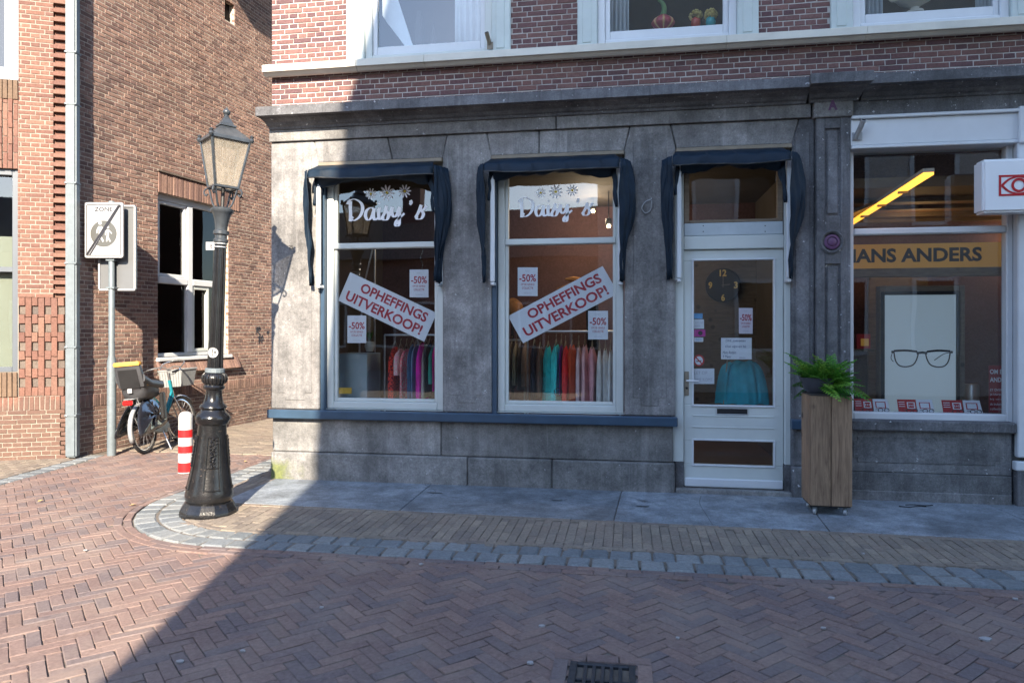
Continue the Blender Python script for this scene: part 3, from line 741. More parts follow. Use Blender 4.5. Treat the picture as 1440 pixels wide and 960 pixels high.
# ================================================================== GROUND FLOOR WINDOWS
GL = {}
def shop_window(op, zb0, ztop, ztr, gl, gr_, frame='cream'):
    a0, a1 = op
    w = frame4(MB(), MF, a0 + .05, a1 - .006, zb0, ztop, .075, -.15, -.08, .075).build('window', frame, B, bevel=.008)
    frame4(MB(), MF, a0 + .125, a1 - .081, zb0 + .075, ztop - .075, .035, -.16, -.105, .035).build('glazing_bead', frame, w, bevel=.006)
    MB().fbox(MF, a0 + .125, a1 - .081, -.155, -.075, ztr - .032, ztr + .032).build('transom', frame, w, bevel=.01)
    MB().fbox(MF, a0 + .002, a0 + .048, -.2, -.02, zb0 - .04, ztop).build('window_lining', 'navy', w, bevel=.004)
    MB().fbox(MF, a0 + .13, a1 - .085, -.136, -.13, zb0 + .09, ztr - .03).build('pane', 'glass', w)
    MB().fbox(MF, a0 + .13, a1 - .085, -.136, -.13, ztr + .03, ztop - .09).build('pane', 'glass', w)
    MB().fbox(MF, a0, a1, -.25, -.06, Z_LED1 + .0, zb0 - .002).build('window_sill', 'cream', w, bevel=.008)
    return w
win1 = shop_window(W1, zs(455, 573.5, .08), Z_LINT - .002, zs(530, 345.5, .1), 475, 617.5)
win2 = shop_window(W2, zs(700, 578, .08), Z_LINT - .002, zs(784, 339.5, .1), 711, 866)
# door
dY = .09
dw = MB(); a0, a1 = DO; DZ0 = zs(1035, 683.5, dY); DZ1 = zs(1035, 351, dY)
jl = mx(967, 500, dY - .02); 
frm = MB(); frm.fbox(MF, a0 - .03, mx(961, 500, dY), -.2, -.05, Z_PL + .0, Z_LINT); frm.fbox(MF, mx(1102, 500, dY), a1 + .02, -.2, -.05, Z_PL + .0, Z_LINT)
frm.fbox(MF, mx(961, 500, dY), mx(1102, 500, dY), -.2, -.06, DZ1 + .004, zs(1035, 331, dY - .02))
door = frm.build('door', 'cream', B, bevel=.008)
dl0, dl1 = mx(961.5, 500, dY), mx(1101.5, 500, dY)
gw = (mx(975.5, 480, dY), mx(1087.5, 480, dY)); gz = (zs(1030, 569.5, dY), zs(1030, 366, dY)); lz = (zs(1030, 653.5, dY), zs(1030, 620, dY))
leaf = holed(MB(), MF, dl0, dl1, DZ0, DZ1, [(gw[0], gw[1], *gz), (gw[0], gw[1], *lz)], -dY - .045, -dY).build('door_leaf', 'cream', door, bevel=.004)
for py in (586, 602): MB().fbox(MF, gw[0] - .01, gw[1] + .01, -dY, -dY + .006, zs(1030, py, dY), zs(1030, py, dY) + .014).build('door_moulding', 'cream', door, bevel=.004)
for zz in (gz, lz): frame4(MB(), MF, gw[0] - .018, gw[1] + .018, zz[0] - .018, zz[1] + .018, .018, -dY - .005, -dY + .012).build('door_moulding', 'white', door, bevel=.004)
MB().fbox(MF, gw[0], gw[1], -dY - .028, -dY - .022, *gz).build('pane', 'glass', door)
MB().fbox(MF, gw[0], gw[1], -dY - .028, -dY - .022, *lz).build('pane', 'glass', door)
MB().fbox(MF, dl0 + .005, dl1 - .005, -dY, -dY + .035, DZ0 - .012, DZ0 + .075).build('kick_board', 'white', door, bevel=.01)
ls = (mx(1007, 578, dY), mx(1052, 578, dY), zs(1030, 583, dY), zs(1030, 573.5, dY))
frame4(MB(), MF, *ls, .008, -dY, -dY + .008).build('letter_slot', 'alu', door, bevel=.002); MB().fbox(MF, ls[0] + .008, ls[1] - .008, -dY - .002, -dY + .004, ls[2] + .008, ls[3] - .008).build('letter_flap', 'black', door)
hp = MF.at(965.5, 539, -dY)
MB().fbox(MF, hp[0] - .022, hp[0] + .022, -dY, -dY + .01, zs(965, 556, dY), zs(965, 522, dY)).build('handle_plate', 'tan', door, bevel=.004)
MB().tube([MF.p(hp[0], -dY + .01, hp[1] + .03), MF.p(hp[0], -dY + .05, hp[1] + .03), MF.p(hp[0] + .03, -dY + .058, hp[1] + .03), MF.p(hp[0] + .115, -dY + .058, hp[1] + .028)], .009, 8).build('handle', 'alu', door, smooth=True)
MB().tube([MF.p(hp[0] , -dY + .009, hp[1] - .045), MF.p(hp[0] , -dY + .016, hp[1] - .045)], .011, 10).build('key_cylinder', 'dark', door)
# light above the door
tz = (zs(1035, 331, dY), zs(1035, 313, dY))
MB().fbox(MF, mx(962, 320, dY), mx(1101, 320, dY), -.15, -.07, *tz).build('transom_panel', mat('panel_grey', (.40, .45, .48), .4, .08, 6), door, bevel=.006)
for px in (989, 1076):
    for k in (.3, .75): 
        c_ = MF.at(px, 331 - 18 * k, -.07); ringm(MB(), MF, c_[0], c_[1], -.07, [(.006, -.002), (.005, .004), (.001, .004)], 8).build('screw', 'dark', door)
frame4(MB(), MF, mx(962, 300, dY), mx(1101, 300, dY), tz[1] + .003, Z_LINT - .002, .05, -.16, -.09, .03).build('toplight_frame', 'intwood', door, bevel=.005)
MB().fbox(MF, mx(968, 300, dY), mx(1096, 300, dY), -.13, -.124, tz[1] + .02, Z_LINT - .03).build('pane', 'glass', door)
for q0, q1 in ((a0, dl0 - .003), (dl1 + .003, a1)): MB().fbox(MF, q0, q1, -.3, -.05, .0, Z_PL - .003).build('door_plinth', 'stone_dark', door, bevel=.004)
# step
st_ = MB(); st_.fbox(MF, a0 + .0, a1 + .0, -.4, -.02, 0, DZ0 - .02); st_.build('door_step', 'stone_low', door, bevel=.008)
MB().fbox(MF, a0 + .0, a1 + .0, -.02, .035, 0, .055).build('door_step', 'stone_low', door, bevel=.008)

# ---- right shop front
zt2 = zs(1197, 207, -.06); 
sb = (zs(1300, 589, .05), zs(1300, 212, .05))
b0 = S2[0] + .0; b1 = mx(1424, 450, .05)
w3 = frame4(MB(), MF, b0, b1, sb[0] - .045, sb[1] + .07, .055, -.14, -.04, .10).build('window', 'white', B, bevel=.008)
tzr = zs(1300, 324.5, .06)
MB().fbox(MF, b0 + .055, b1 - .055, -.13, -.035, tzr - .032, tzr + .032).build('transom', 'white', w3, bevel=.012)
MB().fbox(MF, b0 + .03, b1 - .03, -.12, -.114, sb[0] + .03, tzr).build('pane', 'glass', w3)
MB().fbox(MF, b0 + .03, b1 - .03, -.12, -.114, tzr, sb[1] + .02).build('pane', 'glass', w3)
fz = (zs(1197, 207, -.06), zs(1197, 166, -.06))
fa = MB(); fa.fbox(MF, S2[0] + .002, 5.4, -.2, .06, fz[0] + .012, fz[1] - .02); fa.fbox(MF, S2[0] + .002, 5.4, -.2, .09, fz[1] - .018, fz[1] + .012); fa.fbox(MF, S2[0] + .002, 5.4, -.2, .075, fz[0] - .02, fz[0] + .01)
fas = fa.build('shop_fascia', 'white', B, bevel=.006)
MB().fbox(MF, S2[0], 5.4, -.2, -.02, sb[1] + .072, fz[0] - .021).build('fascia_underboard', 'white', fas)
# white pilaster at the right edge
xw = mx(1432.5, 640, -.08)
pw_ = MB(); pw_.fbox(MF, b1 + .002, 4.0, -.2, .0, .65, fz[0] - .022); pw_.fbox(MF, xw, 4.02, .0, .068, .45, fz[1] - .03); pw_.fbox(MF, xw, 4.02, .0, .098, fz[0] - .03, fz[1] + .03); pw_.build('shop_pilaster', 'white', B, bevel=.01)
MB().fbox(MF, xw - .02, 4.04, 0, .075, zs(1436, 662, -.075), zs(1436, 649, -.075)).build('pilaster_base', 'white', B, bevel=.008)
MB().fbox(MF, xw - .005, 4.04, -.1, .072, 0, zs(1436, 662, -.075)-.002).build('stone_block', 'stone_dark', B, bevel=.008)
# stone under the right window
rs = (zs(1200, 605, -.08), zs(1200, 589.5, -.08))
MB().fbox(MF, X_P1 - .0, xw - .012, -.25, .08, rs[0], rs[1] - .005).build('stone_sill', 'stone_dark', B, bevel=.012)
zr = zs(1200, 663, -.03)
block(MF, rect(X_P1 + .002, xw - .025, zr + .002, rs[0] - .002), d1=.015, m='stone_right', bv=.006)
field(X_P1 + .03, xw - .12, zr + .09, rs[0] - .06, 'stone_right', .04, .015, .008)
block(MF, rect(X_P1 + .002, xw - .03, 0, zr - .001), d1=.03, m='stone_right', bv=.006)
MB().fbox(MF, X_P1 + .003, xw - .035, .02, .04, .0, zs(1300, 692, -.04)).build('stone_block', 'stone_right', B, bevel=.006)
MB().fbox(MF, xw - .2, 4.05, -.2, -.03, 0, .649).build('stone_block', 'stone_dark', B)
# filler to the far right
MB().fbox(MF, 4.05, XR, -.3, -.03, 0, Z_CO0 - .1).build('right_wall', 'white', B)

# ================================================================== ALLEY HOUSE
O_A = gr(114, 641); al = math.atan((1010 - CX) / F) - PSI
AF = Fr((O_A.x, O_A.y), (math.sin(al), math.cos(al)))
Lr = gr(97, 644); Ll = gr(0, 648); LF = Fr((Lr.x, Lr.y), (Lr.x - Ll.x, Lr.y - Ll.y))
HOUSE = thing('alley_house', 'tall warm red brick house at the mouth of the alley with toothed corner', 'building', (Lr.x - 1, Lr.y + 1, 0))
HZ = 9.0
wa = (AF.at(222, 400)[0], AF.at(321, 400)[0]); wz = (AF.at(222, 503)[1], AF.at(222, 270)[1])
v1 = AF.at(323, 17); v2 = AF.at(369, 595)
h1 = (v1[0] - .12, v1[0] + .12, v1[1] - .17, v1[1] + .17); h2 = (v2[0] - .1, v2[0] + .1, v2[1] - .06, v2[1] + .06)
ah = [(wa[0], wa[1], wz[0], wz[1]), h1, h2]
holed(MB(), AF, -.12, 11, -.02, HZ, ah, -.3, -.004).build('alley_wall', 'mortar', HOUSE)
zsol = LF.at(50, 557)[1]; zs0 = zsol - .17
al_b = []
lt = AF.at(222, 240)[1]; la1 = AF.at(336, 300)[0]
lh = (wa[0] - .0, la1, wz[1] - .02, lt); sh = (wa[0] - .02, AF.at(334, 520)[0], wz[0] - .24, wz[0] - .02)
bh = ah + [lh, sh]
bond(al_b, AF, -.05, 8.5, zsol - .004, 8.7, bh, .0565, .2, .011, 0, .05)
bond(al_b, AF, -.05, 8.5, .0, zs0, [h2], .0565, .2, .011, .002, .05)
soldiers(al_b, AF, -.05, 8.5, zs0 + .002, zsol - .012, d=.003)
so_ = []; soldiers(so_, AF, lh[0], lh[1], wz[1] + .002, lt - .012, d=.014)
for b_ in so_: al_b.append(b_)
MB().fbox(AF, lh[0] - .02, lh[1] + .02, -.0, .035, lt - .010, lt + .016).build('lintel_cap', 'brick_soot', HOUSE, bevel=.003)
MB().fbox(AF, lh[0], lh[1], -.3, -.02, wz[1] + .001, lt).build('lintel_core', 'mortar', HOUSE)
# sloping sill of tiles under the window
n_ = 26; ws = (sh[1] - sh[0]) / n_
for i in range(n_):
    a = sh[0] + i * ws
    ex = AF.u * (ws - .008); ey = (AF.p(0, .0, sh[3]) - AF.p(0, .085, sh[2] + .02)); ez = ex.cross(ey).normalized() * .035
    p_ = piece(AF.p(a, .085, sh[2] + .02) - ez, ex, ey, ez); al_b.append(p_)
MB().fprism(AF, [(sh[0], sh[2] + .02), (sh[1], sh[2] + .02), (sh[1], sh[3]), (sh[0], sh[3])], -.05, .004).build('sill_core', 'brick_soot', HOUSE)
# the front
hw1 = (-3.2, LF.at(26, 60)[0], LF.at(20, 113)[1], 6.2); hw2 = (-3.2, LF.at(25, 400)[0], LF.at(15, 523)[1], LF.at(15, 237)[1])
la0, la1_ = LF.at(26, 480)[0], LF.at(90, 480)[0]; lz0, lz1 = zsol, LF.at(50, 418)[1]
lat = (la0, .02, lz0, lz1)
tan1 = (-3.2, hw1[1], LF.at(20, 140)[1], hw1[2]); pat = (-3.2, hw1[1], hw2[3], tan1[2])
tan2 = (-3.2, hw2[1] + .0, zsol, hw2[2])
fh = [hw1, hw2, tan1, pat, tan2, lat]
core = MB(); holed(core, LF, -4.5, -.10, -.02, HZ, [hw1, hw2, (la0, -.1, lz0, lz1), (-.175, -.1, lz1, HZ)], -.3, -.004); core.fbox(LF, la0, la1_, -.3, -.055, lz0, lz1)
core.fbox(LF, -.10, -.0, -.3, -.10, -.02, zsol); core.fbox(LF, -.10, -.0, -.3, -.14, zsol, HZ); core.build('front_wall', 'mortar_front', HOUSE)
lf_b = []; bond(lf_b, LF, -2.2, -.175, lz1, 6.3, fh, .0565, .2, .0095, 0, .05)
# toothed corner: every other course runs on
z = lz1; r = 0
while z < 6.3:
    if r % 2: lf_b.append(piece(LF.p(-.17, -.14, z - .006), LF.u * .17, Vector((0, 0, .056)), LF.n * .155)); 
    else: lf_b.append(piece(LF.p(-.17, -.14, z), LF.u * .14, Vector((0, 0, .0475)), LF.n * .10))
    z += .0565; r += 1
soldiers(lf_b, LF, -2.2, LF.at(92, 560)[0], zs0, zsol - .004, d=.003)
pl_b = []; bond(pl_b, LF, -2.2, LF.at(92.5, 600)[0], 0, zs0, (), .0565, .2, .011, .003, .05)
tn = []
soldiers(tn, LF, -1.5, tan1[1], tan1[2], tan1[3] - .004, d=.02); soldiers(tn, LF, -1.5, tan2[1], tan2[2], tan2[3] - .004, d=.02)
zz = pat[2]; cw = .0565; k = 0; a = pat[1]
while a > -1.5:
    a -= cw; z = pat[2] + (k % 2) * -.1
    while z < pat[3]:
        z0 = max(z, pat[2]); z1 = min(z + .192, pat[3])
        if z1 - z0 > .03: lf_b.append(piece(LF.p(a + .004, -.045 + .012 * (k % 2), z0), LF.u * (cw - .009), Vector((0, 0, z1 - z0)), LF.n * .05))
        z += .2
    k += 1
lay(al_b + lf_b, HOUSE, M['brick_alley'], 'brick', 'bricks_beyond', 300) if False else None
for b_ in lf_b: b_[4] = .0035
lay(lf_b, HOUSE, M['brick_front'], 'brick', 'front_bricks_beyond', 130)
lay(al_b, HOUSE, M['brick_alley'], 'brick', 'alley_bricks_beyond', 70)
lay(pl_b, HOUSE, M['brick_front'], 'brick', 'plinth_bricks_beyond', 40)
lay(tn, HOUSE, M['brick_tan'], 'brick', 'sill_bricks_beyond', 20)
# lattice of upright bricks with sunk dark headers
lb = []; db = []
cols = [LF.at(p, 480)[0] for p in (26, 35.2, 44.3, 53.3, 62.5, 71.7, 80.6, 90)]
sq = [(LF.at(57, y1)[1], LF.at(57, y0)[1]) for y0, y1 in ((430, 442), (455, 467), (480.5, 493), (506, 518), (531, 544))]
for i in range(7):
    c0, c1 = cols[i] + .003, cols[i + 1] - .003
    if i % 2:
        nz = 5; hz = (lz1 - lz0) / nz
        for q in range(nz): lb.append(piece(LF.p(c0, -.05, lz0 + q * hz + .003), LF.u * (c1 - c0), Vector((0, 0, hz - .007)), LF.n * .05))
    else:
        ed = [lz1] + [e for s_ in sq for e in (s_[1], s_[0])] + [lz0]
        for q in range(0, len(ed), 2): lb.append(piece(LF.p(c0, -.05, ed[q + 1] + .002), LF.u * (c1 - c0), Vector((0, 0, ed[q] - ed[q + 1] - .004)), LF.n * .049))
        for s_ in sq: db.append(piece(LF.p(c0, -.06, s_[0]), LF.u * (c1 - c0), Vector((0, 0, s_[1] - s_[0])), LF.n * .032))
lay(lb, HOUSE, M['brick_front'], 'brick'); lay(db, HOUSE, M['brick_soot'], 'brick')
# far volume and roof
ev = MB(); P1 = LF.p(-4.5, -.3, 0); P2 = LF.p(-.05, -.3, 0); P3 = AF.p(.3, -.3, 0); P4 = AF.p(11, -.3, 0)
q = [AF.p(11, -.02, HZ + .003), AF.p(0, -.02, HZ + .003), LF.p(-.02, -.02, HZ + .003), LF.p(-4.5, -.02, HZ + .003), P4 + Vector((-5, 0, HZ + .003))]
MB().prism(q, (0, 0, .2)).build('roof', 'brick_soot', HOUSE)
zline = AF.at(340, 31)[1]; ov = max(.2, (HZ - zline) / 1.7)
MB().fbox(AF, -.1, 11, -.3, ov, HZ + .005, HZ + .16).build('eave', 'white', HOUSE, bevel=.01)
print('zline', zline, ov)
# house windows
def fillwin(fr, a0, a1, z0, z1, fm, room=.9, rm='darkroom'):
    pass
w = frame4(MB(), AF, wa[0], wa[1], wz[0], wz[1], .07, -.16, -.07, .06, .09).build('window', 'white', HOUSE, bevel=.006)
mA = AF.at(271.5, 400)[0]; zT = AF.at(245, 394.5)[1]
MB().fbox(AF, mA - .055, mA + .055, -.15, -.05, wz[0] + .06, wz[1] - .09).build('mullion', 'white', w, bevel=.008)
MB().fbox(AF, wa[0] + .07, mA - .055, -.15, -.045, zT - .05, zT + .05).build('transom', 'white', w, bevel=.01)
MB().fbox(AF, mA + .055, wa[1] - .07, -.15, -.045, zT - .05, zT + .05).build('transom', 'white', w, bevel=.01)
frame4(MB(), AF, mA + .06, mA + .44, wz[0] + .065, zT - .055, .05, -.13, -.065).build('sash', 'cream', w, bevel=.005)
frame4(MB(), AF, wa[0] + .075, mA - .06, zT + .055, wz[1] - .095, .045, -.13, -.075).build('sash', 'white', w, bevel=.005)
MB().fbox(AF, wa[0] + .07, wa[1] - .07, -.12, -.114, wz[0] + .06, wz[1] - .09).build('pane', 'glass_alley', w)
MB().fbox(AF, wa[0] - .03, wa[1] + .05, -.2, .05, wz[0] - .055, wz[0]).build('sill', 'white', w, bevel=.008)
w = frame4(MB(), LF, hw1[0], hw1[1], hw1[2], hw1[3], .09, -.12, .01).build('window', 'white', HOUSE, bevel=.006)
frame4(MB(), LF, hw1[0] + .1, hw1[1] - .1, hw1[2] + .1, hw1[3] - .1, .06, -.1, -.03).build('sash', 'white', w, bevel=.005)
MB().fbox(LF, hw1[0] + .09, hw1[1] - .16, -.08, -.075, hw1[2] + .16, hw1[3] - .1).build('pane', 'glass', w)
w = frame4(MB(), LF, hw2[0], hw2[1], hw2[2], hw2[3], .075, -.16, -.04, .06).build('window', mat('frame_grey', (.085, .098, .115), .4, .05, 4), HOUSE, bevel=.005)
z_ = LF.at(5, 378)[1]; MB().fbox(LF, hw2[0] + .075, hw2[1] - .076, -.15, -.05, z_ - .03, z_ + .03).build('transom', M['frame_grey'] if 'frame_grey' in M else w.data.materials[0], w)
MB().fbox(LF, hw2[0] + .075, hw2[1] - .076, -.12, -.114, hw2[2] + .06, hw2[3] - .075).build('pane', 'glass', w)
bz = LF.at(5, 330)[1]
MB().fbox(LF, hw2[0] + .1, hw2[1] - .09, -.2, -.19, hw2[2], bz).build('blind', mat('blind_cream', (.22, .23, .18), .8, .06, 3), w)
rb = MB()
rb.fbox(LF, -3.4, -.15, -1.6, -1.5, 0, 6.6); rb.fbox(AF, 1.0, 6, -1.6, -1.5, 0, 5); rb.build('room_wall', 'darkroom', HOUSE)
for h in (h1, h2): MB().fbox(AF, h[0], h[1], -.12, -.1, h[2], h[3]).build('vent_back', 'dark', HOUSE)
gm = lambda s, t, e=0.0: AF.p(s, .012 + e, t)
gc = AF.at(365, 470); gb = MB()
for st_ in ([(-.10, .22), (-.13, .0)], [(-.12, .20), (-.02, .23), (-.0, .16), (-.1, .12), (.0, .0)], [(-.08, -.1), (.1, -.06)], [(-.06, -.2), (.12, -.16)], [(-.02, .0), (-.04, -.3)], [(.07, -.02), (.04, -.28)], [(.2, .05), (.3, .09)], [(.26, .12), (.24, .0)]):
    ribbon(gb, gm, [(gc[0] + x * .9, gc[1] + y * .55) for x, y in st_], .018)
gb.build('graffiti', 'ink', HOUSE)
# downpipe in the corner
dpf = Fr(tuple((Lr + Vector((.045, .02, 0)))[:2]), (CS * .97, SN * .97 + .12))
dp = thing('downpipe', 'square grey metal rain pipe in the corner of the brick alley house', 'drainpipe', dpf.O)
w_ = .066
MB().fbox(dpf, -.055, .075, -.02, .10, .02, HZ).build('pipe', 'galv', dp, bevel=.018, seg=2)
for py in (73, 146, 257, 370, 488, 584):
    z_ = dpf.at(106, py, .1)[1]; br = MB().fbox(dpf, -.060, .082, -.03, .106, z_ - .012, z_ + .012).build('bracket', 'galv', dp, bevel=.003)
    ringm(MB(), dpf, -.03, z_, .106, [(.010, -.002), (.009, .008), (.001, .009)], 8).build('bolt', 'alu', br)

# ================================================================== SHOP INTERIORS
SH = MB(); rx0, rx1, ry, rz = XL + .26, X_P0 - .05, 3.6, 3.3
SH.box(rx0, rx1, .32, ry, .0, .12); SH.box(rx0, rx1, .32, ry, rz, rz + .1)
SH.box(rx0, rx0 + .04, .33, ry, .12, rz); SH.box(rx1 - .04, rx1, .33, ry, .12, rz); SH.build('shop_room', 'intwall', B)
MB().box(rx0 + .05, rx1 - .05, ry - .05, ry, .121, rz - .001).build('panelled_wall', 'intwood', B)
MB().box(rx0 + .05, rx1 - .05, .34, ry - .06, .121, .128).build('shop_floor', 'floor', B)
for i in range(14):
    z_ = .3 + i * .21; MB().box(rx0 + .05, rx1 - .05, ry - .062, ry - .051, z_, z_ + .19).build('plank', 'intwood', B)
ox0, ox1 = X_P1 - .02, 6.5
OP = MB(); OP.box(ox0, ox1, .32, 4.6, .0, .3); OP.box(ox0, ox1, .32, 4.6, 3.0, 3.1); OP.box(ox0 - .04, ox0, .33, 4.6, .3, 3); OP.box(ox1, ox1 + .04, .33, 4.6, .3, 3); OP.box(ox0, ox1, 4.6, 4.65, .3, 3.1)
OP.build('optician_room', 'optwall', B)
for i in range(7):
    y_ = .9 + i * .5; MB().box(ox0 + .05, ox1 - .05, y_, y_ + .06, 2.955, 2.998).build('ceiling_slat', 'intwood', B)
# --- lit shop lamps and tube, then added optician fill lights
def spot(px, py, Y, e, lab):
    P = MF.at(px, py, -Y); P = Vector((P[0], Y, P[1]))
    t = thing('ceiling_spotlight', lab, 'lamp', P, 'lit lamps in the clothes shop')
    MB().lathe([(.012, .10), (.035, .09), (.04, .03), (.035, .02)], P, 12).build('housing', 'black', t, smooth=True)
    MB().lathe([(.001, -.022), (.018, -.016), (.024, .0), (.018, .016), (.001, .022)], P, 12).build('bulb', 'bulb', t, smooth=True)
    MB().tube([P + Vector((0, 0, .09)), Vector((P.x, P.y, rz))], .006, 6).build('stem', 'black', t)
    l = bpy.data.lights.new('shop_lamp', 'POINT'); l.energy = e; l.color = (1, .76, .50); l.shadow_soft_size = .05
    o = bpy.data.objects.new('shop_lamp', l); COL.objects.link(o); o.location = P + Vector((0, -.05, -.09)); return t
spot(856, 318, 1.6, 4.8, 'bright shop lamp seen high behind the right sale window')
spot(834, 297, 2.0, 4.5, 'smaller shop lamp seen behind the last letter on the right sale window')
tl = thing('tube_lamp', 'long glowing amber ceiling light slanting across the optician window', 'lamp', (2.6, 1.4, 2.9))
def ray_z(px, py, z):
    t = (px - CX) / F; rd = Vector((-SN + t * CS, CS + t * SN, -(py - CY) / F)); k = (z - H) / rd.z; return Vector((0, -D, H)) + rd * k
pa, pb = ray_z(1178, 327, 2.80), ray_z(1306, 246, 2.80)
dv = (pb - pa).normalized(); nv_ = Vector((-dv.y, dv.x, 0))
MB().prism([pa - nv_ * .036 , pa + nv_ * .036, pb + nv_ * .036, pb - nv_ * .036][::-1], (0, 0, .02)).build('diffuser', 'tube', tl)
MB().prism([pa - nv_ * .04 + Vector((0, 0, .021)), pa + nv_ * .04 + Vector((0, 0, .021)), pb + nv_ * .04 + Vector((0, 0, .021)), pb - nv_ * .04 + Vector((0, 0, .021))][::-1], (0, 0, .03)).build('housing', 'tan', tl)
for k in range(1, 5):
    q_ = pa.lerp(pb, k / 5) ; MB().prism([q_ - nv_ * .038 - dv * .012, q_ + nv_ * .038 - dv * .012, q_ + nv_ * .038 + dv * .012, q_ - nv_ * .038 + dv * .012][::-1], (0, 0, -.02)).build('divider', 'tan', tl)
for x_, y_, e_ in ((3.3, 1.7, 2.0), (4.8, 2.4, 2.2)):  # added fill lights without a fixture, to brighten the optician room
    l = bpy.data.lights.new('optician_fill', 'POINT'); l.energy = e_; l.color = (1, .62, .28); l.shadow_soft_size = .2
    o = bpy.data.objects.new('optician_fill', l); COL.objects.link(o); o.location = (x_, y_, 2.72)

# --- garments
def gmat(name, c, var=.2, pat=None):
    m, nt, b = nodes(name); b.inputs['Roughness'].default_value = .85; b.inputs['Specular IOR Level'].default_value = .2
    c = [min(.8, x * 1.95 + .004) for x in c]; col = ramp(nt, noise(nt, 7, 4), [(.3, [x * (1 - var) for x in c]), (.7, [min(1, x * (1 + var)) for x in c])])
    if pat:
        f = ramp(nt, noise(nt, 55, 3, .6), [(.5, 0), (.54, 1)]); col = mixc(nt, f, col, pat)
    lk(nt, col, b.inputs['Base Color']); return m
def garment(x, w, z0, z1, Y, m, lab, grp, hang=True, depth=.4, name='hanging_garment'):
    t = thing(name, lab, 'garment', (x, Y + depth / 2, z1), grp)
    mb = MB(); rings = []; n = 20; rg = random.Random(int(abs(x) * 1000)); ph = rg.uniform(0, 6); nf = rg.randint(3, 5)
    for i in range(9):
        f = i / 8; z = z1 + (z0 - z1) * f
        sx = w * .5 * min(1, .35 + f * 3.2) * (.92 + .1 * math.sin(f * 5 + ph)); sy = depth * .5 * min(1, .45 + f * 3)
        if f == 0: z += .0
        rings.append([Vector((x + sx * (math.cos(a) + .22 * math.sin(nf * a + ph + f)) , Y + depth / 2 + sy * math.sin(a) * (1 + .05 * math.cos(5 * a + ph)), z - .03 * abs(math.sin(a)) * (1 - f))) for a in [2 * math.pi * k / n for k in range(n)]])
    mb.loft(rings[::-1]); mb.build('cloth', m, t, smooth=True)
    if hang:
        h = MB(); h.tube([(x, Y + .1, z1 - .02), (x, Y + depth / 2, z1 + .05), (x, Y + depth - .1, z1 - .02)], .008, 6)
        h.tube(cr([(x, Y + depth / 2, z1 + .05), (x, Y + depth / 2, z1 + .085), (x, Y + depth / 2 + .02, z1 + .11), (x, Y + depth / 2 + .03, z1 + .095)], 4), .004, 6)
        h.build('hanger', 'tan', t)
    return t
GC = {}
def col(c, pat=None):
    k = (c, pat)
    if k not in GC: GC[k] = gmat('cloth', c, .2, pat)
    return GC[k]
def garments(lst, Y, grp, where):
    for (p0, p1, y0, y1, c, pat, lab) in lst:
        a, zt_ = MF.at(p0, y0, -Y); b_, _ = MF.at(p1, y0, -Y); zb_ = MF.at(p0, y1, -Y)[1]
        garment((a + b_) / 2, (b_ - a) * 1.12, zb_, zt_, Y, col(c, pat), lab + where, grp)
G1 = 'garments on the rail in the left sale window'; wl = ' on the rail behind the left sale window'
garments([(543, 552, 487, 560, (.42, .03, .02), (.10, .01, .02), 'red patterned dress at the left end'), (551, 560, 490, 528, (.60, .18, .22), (.75, .60, .58), 'short pink and white printed blouse'),
          (559, 569, 490, 566, (.50, .08, .11), (.70, .45, .42), 'long red and pink printed dress'), (570, 576, 484, 566, (.06, .11, .19), None, 'dark denim trousers'), (576, 582, 484, 560, (.09, .15, .24), None, 'faded denim trousers'),
          (583, 591, 482, 566, (.36, .012, .20), None, 'long magenta dress beside the jeans'), (591.5, 595, 484, 560, (.55, .40, .40), None, 'pale pink trousers'), (595, 601, 482, 552, (.012, .012, .016), None, 'black top'),
          (601, 607, 486, 540, (.02, .20, .15), None, 'short sea green top'), (606, 611.5, 480, 550, (.38, .01, .16), None, 'deep pink top next to the green one'), (611, 622, 482, 562, (.02, .34, .06), None, 'bright green dress')], .62, G1, wl)
G2 = 'garments on the rail in the right sale window'; wl = ' on the rail behind the right sale window'
garments([(744, 752, 484, 562, (.012, .014, .025), None, 'black coat'), (752, 761, 488, 560, (.10, .055, .04), None, 'dark brown jacket'), (762, 774, 486, 566, (.02, .33, .33), None, 'turquoise dress nearest the black coat'), (773, 786, 484, 566, (.035, .42, .40), None, 'light turquoise dress beside the purple one'),
          (785, 789, 484, 556, (.07, .015, .16), None, 'thin purple top'), (788, 798, 486, 566, (.45, .02, .02), None, 'bright red dress'), (797, 808, 484, 566, (.55, .07, .025), None, 'orange red dress'), (808, 816, 486, 566, (.34, .25, .26), None, 'greyish pink blouse'), (816, 826, 484, 566, (.45, .24, .25), None, 'dusty rose dress'),
          (826, 837, 488, 566, (.38, .19, .21), None, 'mauve dress'), (838, 846, 490, 566, (.60, .58, .50), None, 'cream dress'), (846, 855, 490, 566, (.70, .70, .68), None, 'plain white dress'), (854, 862, 492, 566, (.42, .50, .62), None, 'pale blue dress'), (861, 872, 492, 566, (.02, .03, .07), None, 'navy dress at the right end')], .62, G2, wl)
def rail(px0, px1, py, Y, lab, full=True, grp='clothes rails in the shop'):
    a, z = MF.at(px0, py, -Y); b_, _ = MF.at(px1, py, -Y)
    t = thing('clothes_rail', lab, 'clothes rail', ((a + b_) / 2, Y, .13), grp)
    MB().tube([(a, Y, z), (b_, Y, z)], .013, 8).build('bar', 'alu', t, smooth=True)
    for q in (a, b_):
        MB().tube([(q, Y, .14), (q, Y, z)], .012, 8).build('upright', 'alu', t, smooth=True); MB().box(q - .015, q + .015, Y - .25, Y + .25, .13, .15).build('foot', 'alu', t)
rail(541, 628, 471, .82, 'silver clothes rail with colourful dresses in the left sale window')
rail(742, 872, 466, .82, 'silver clothes rail with dresses in the right sale window')
rail(700, 738, 478, 1.5, 'short clothes rail with dark jackets at the left of the right sale window')
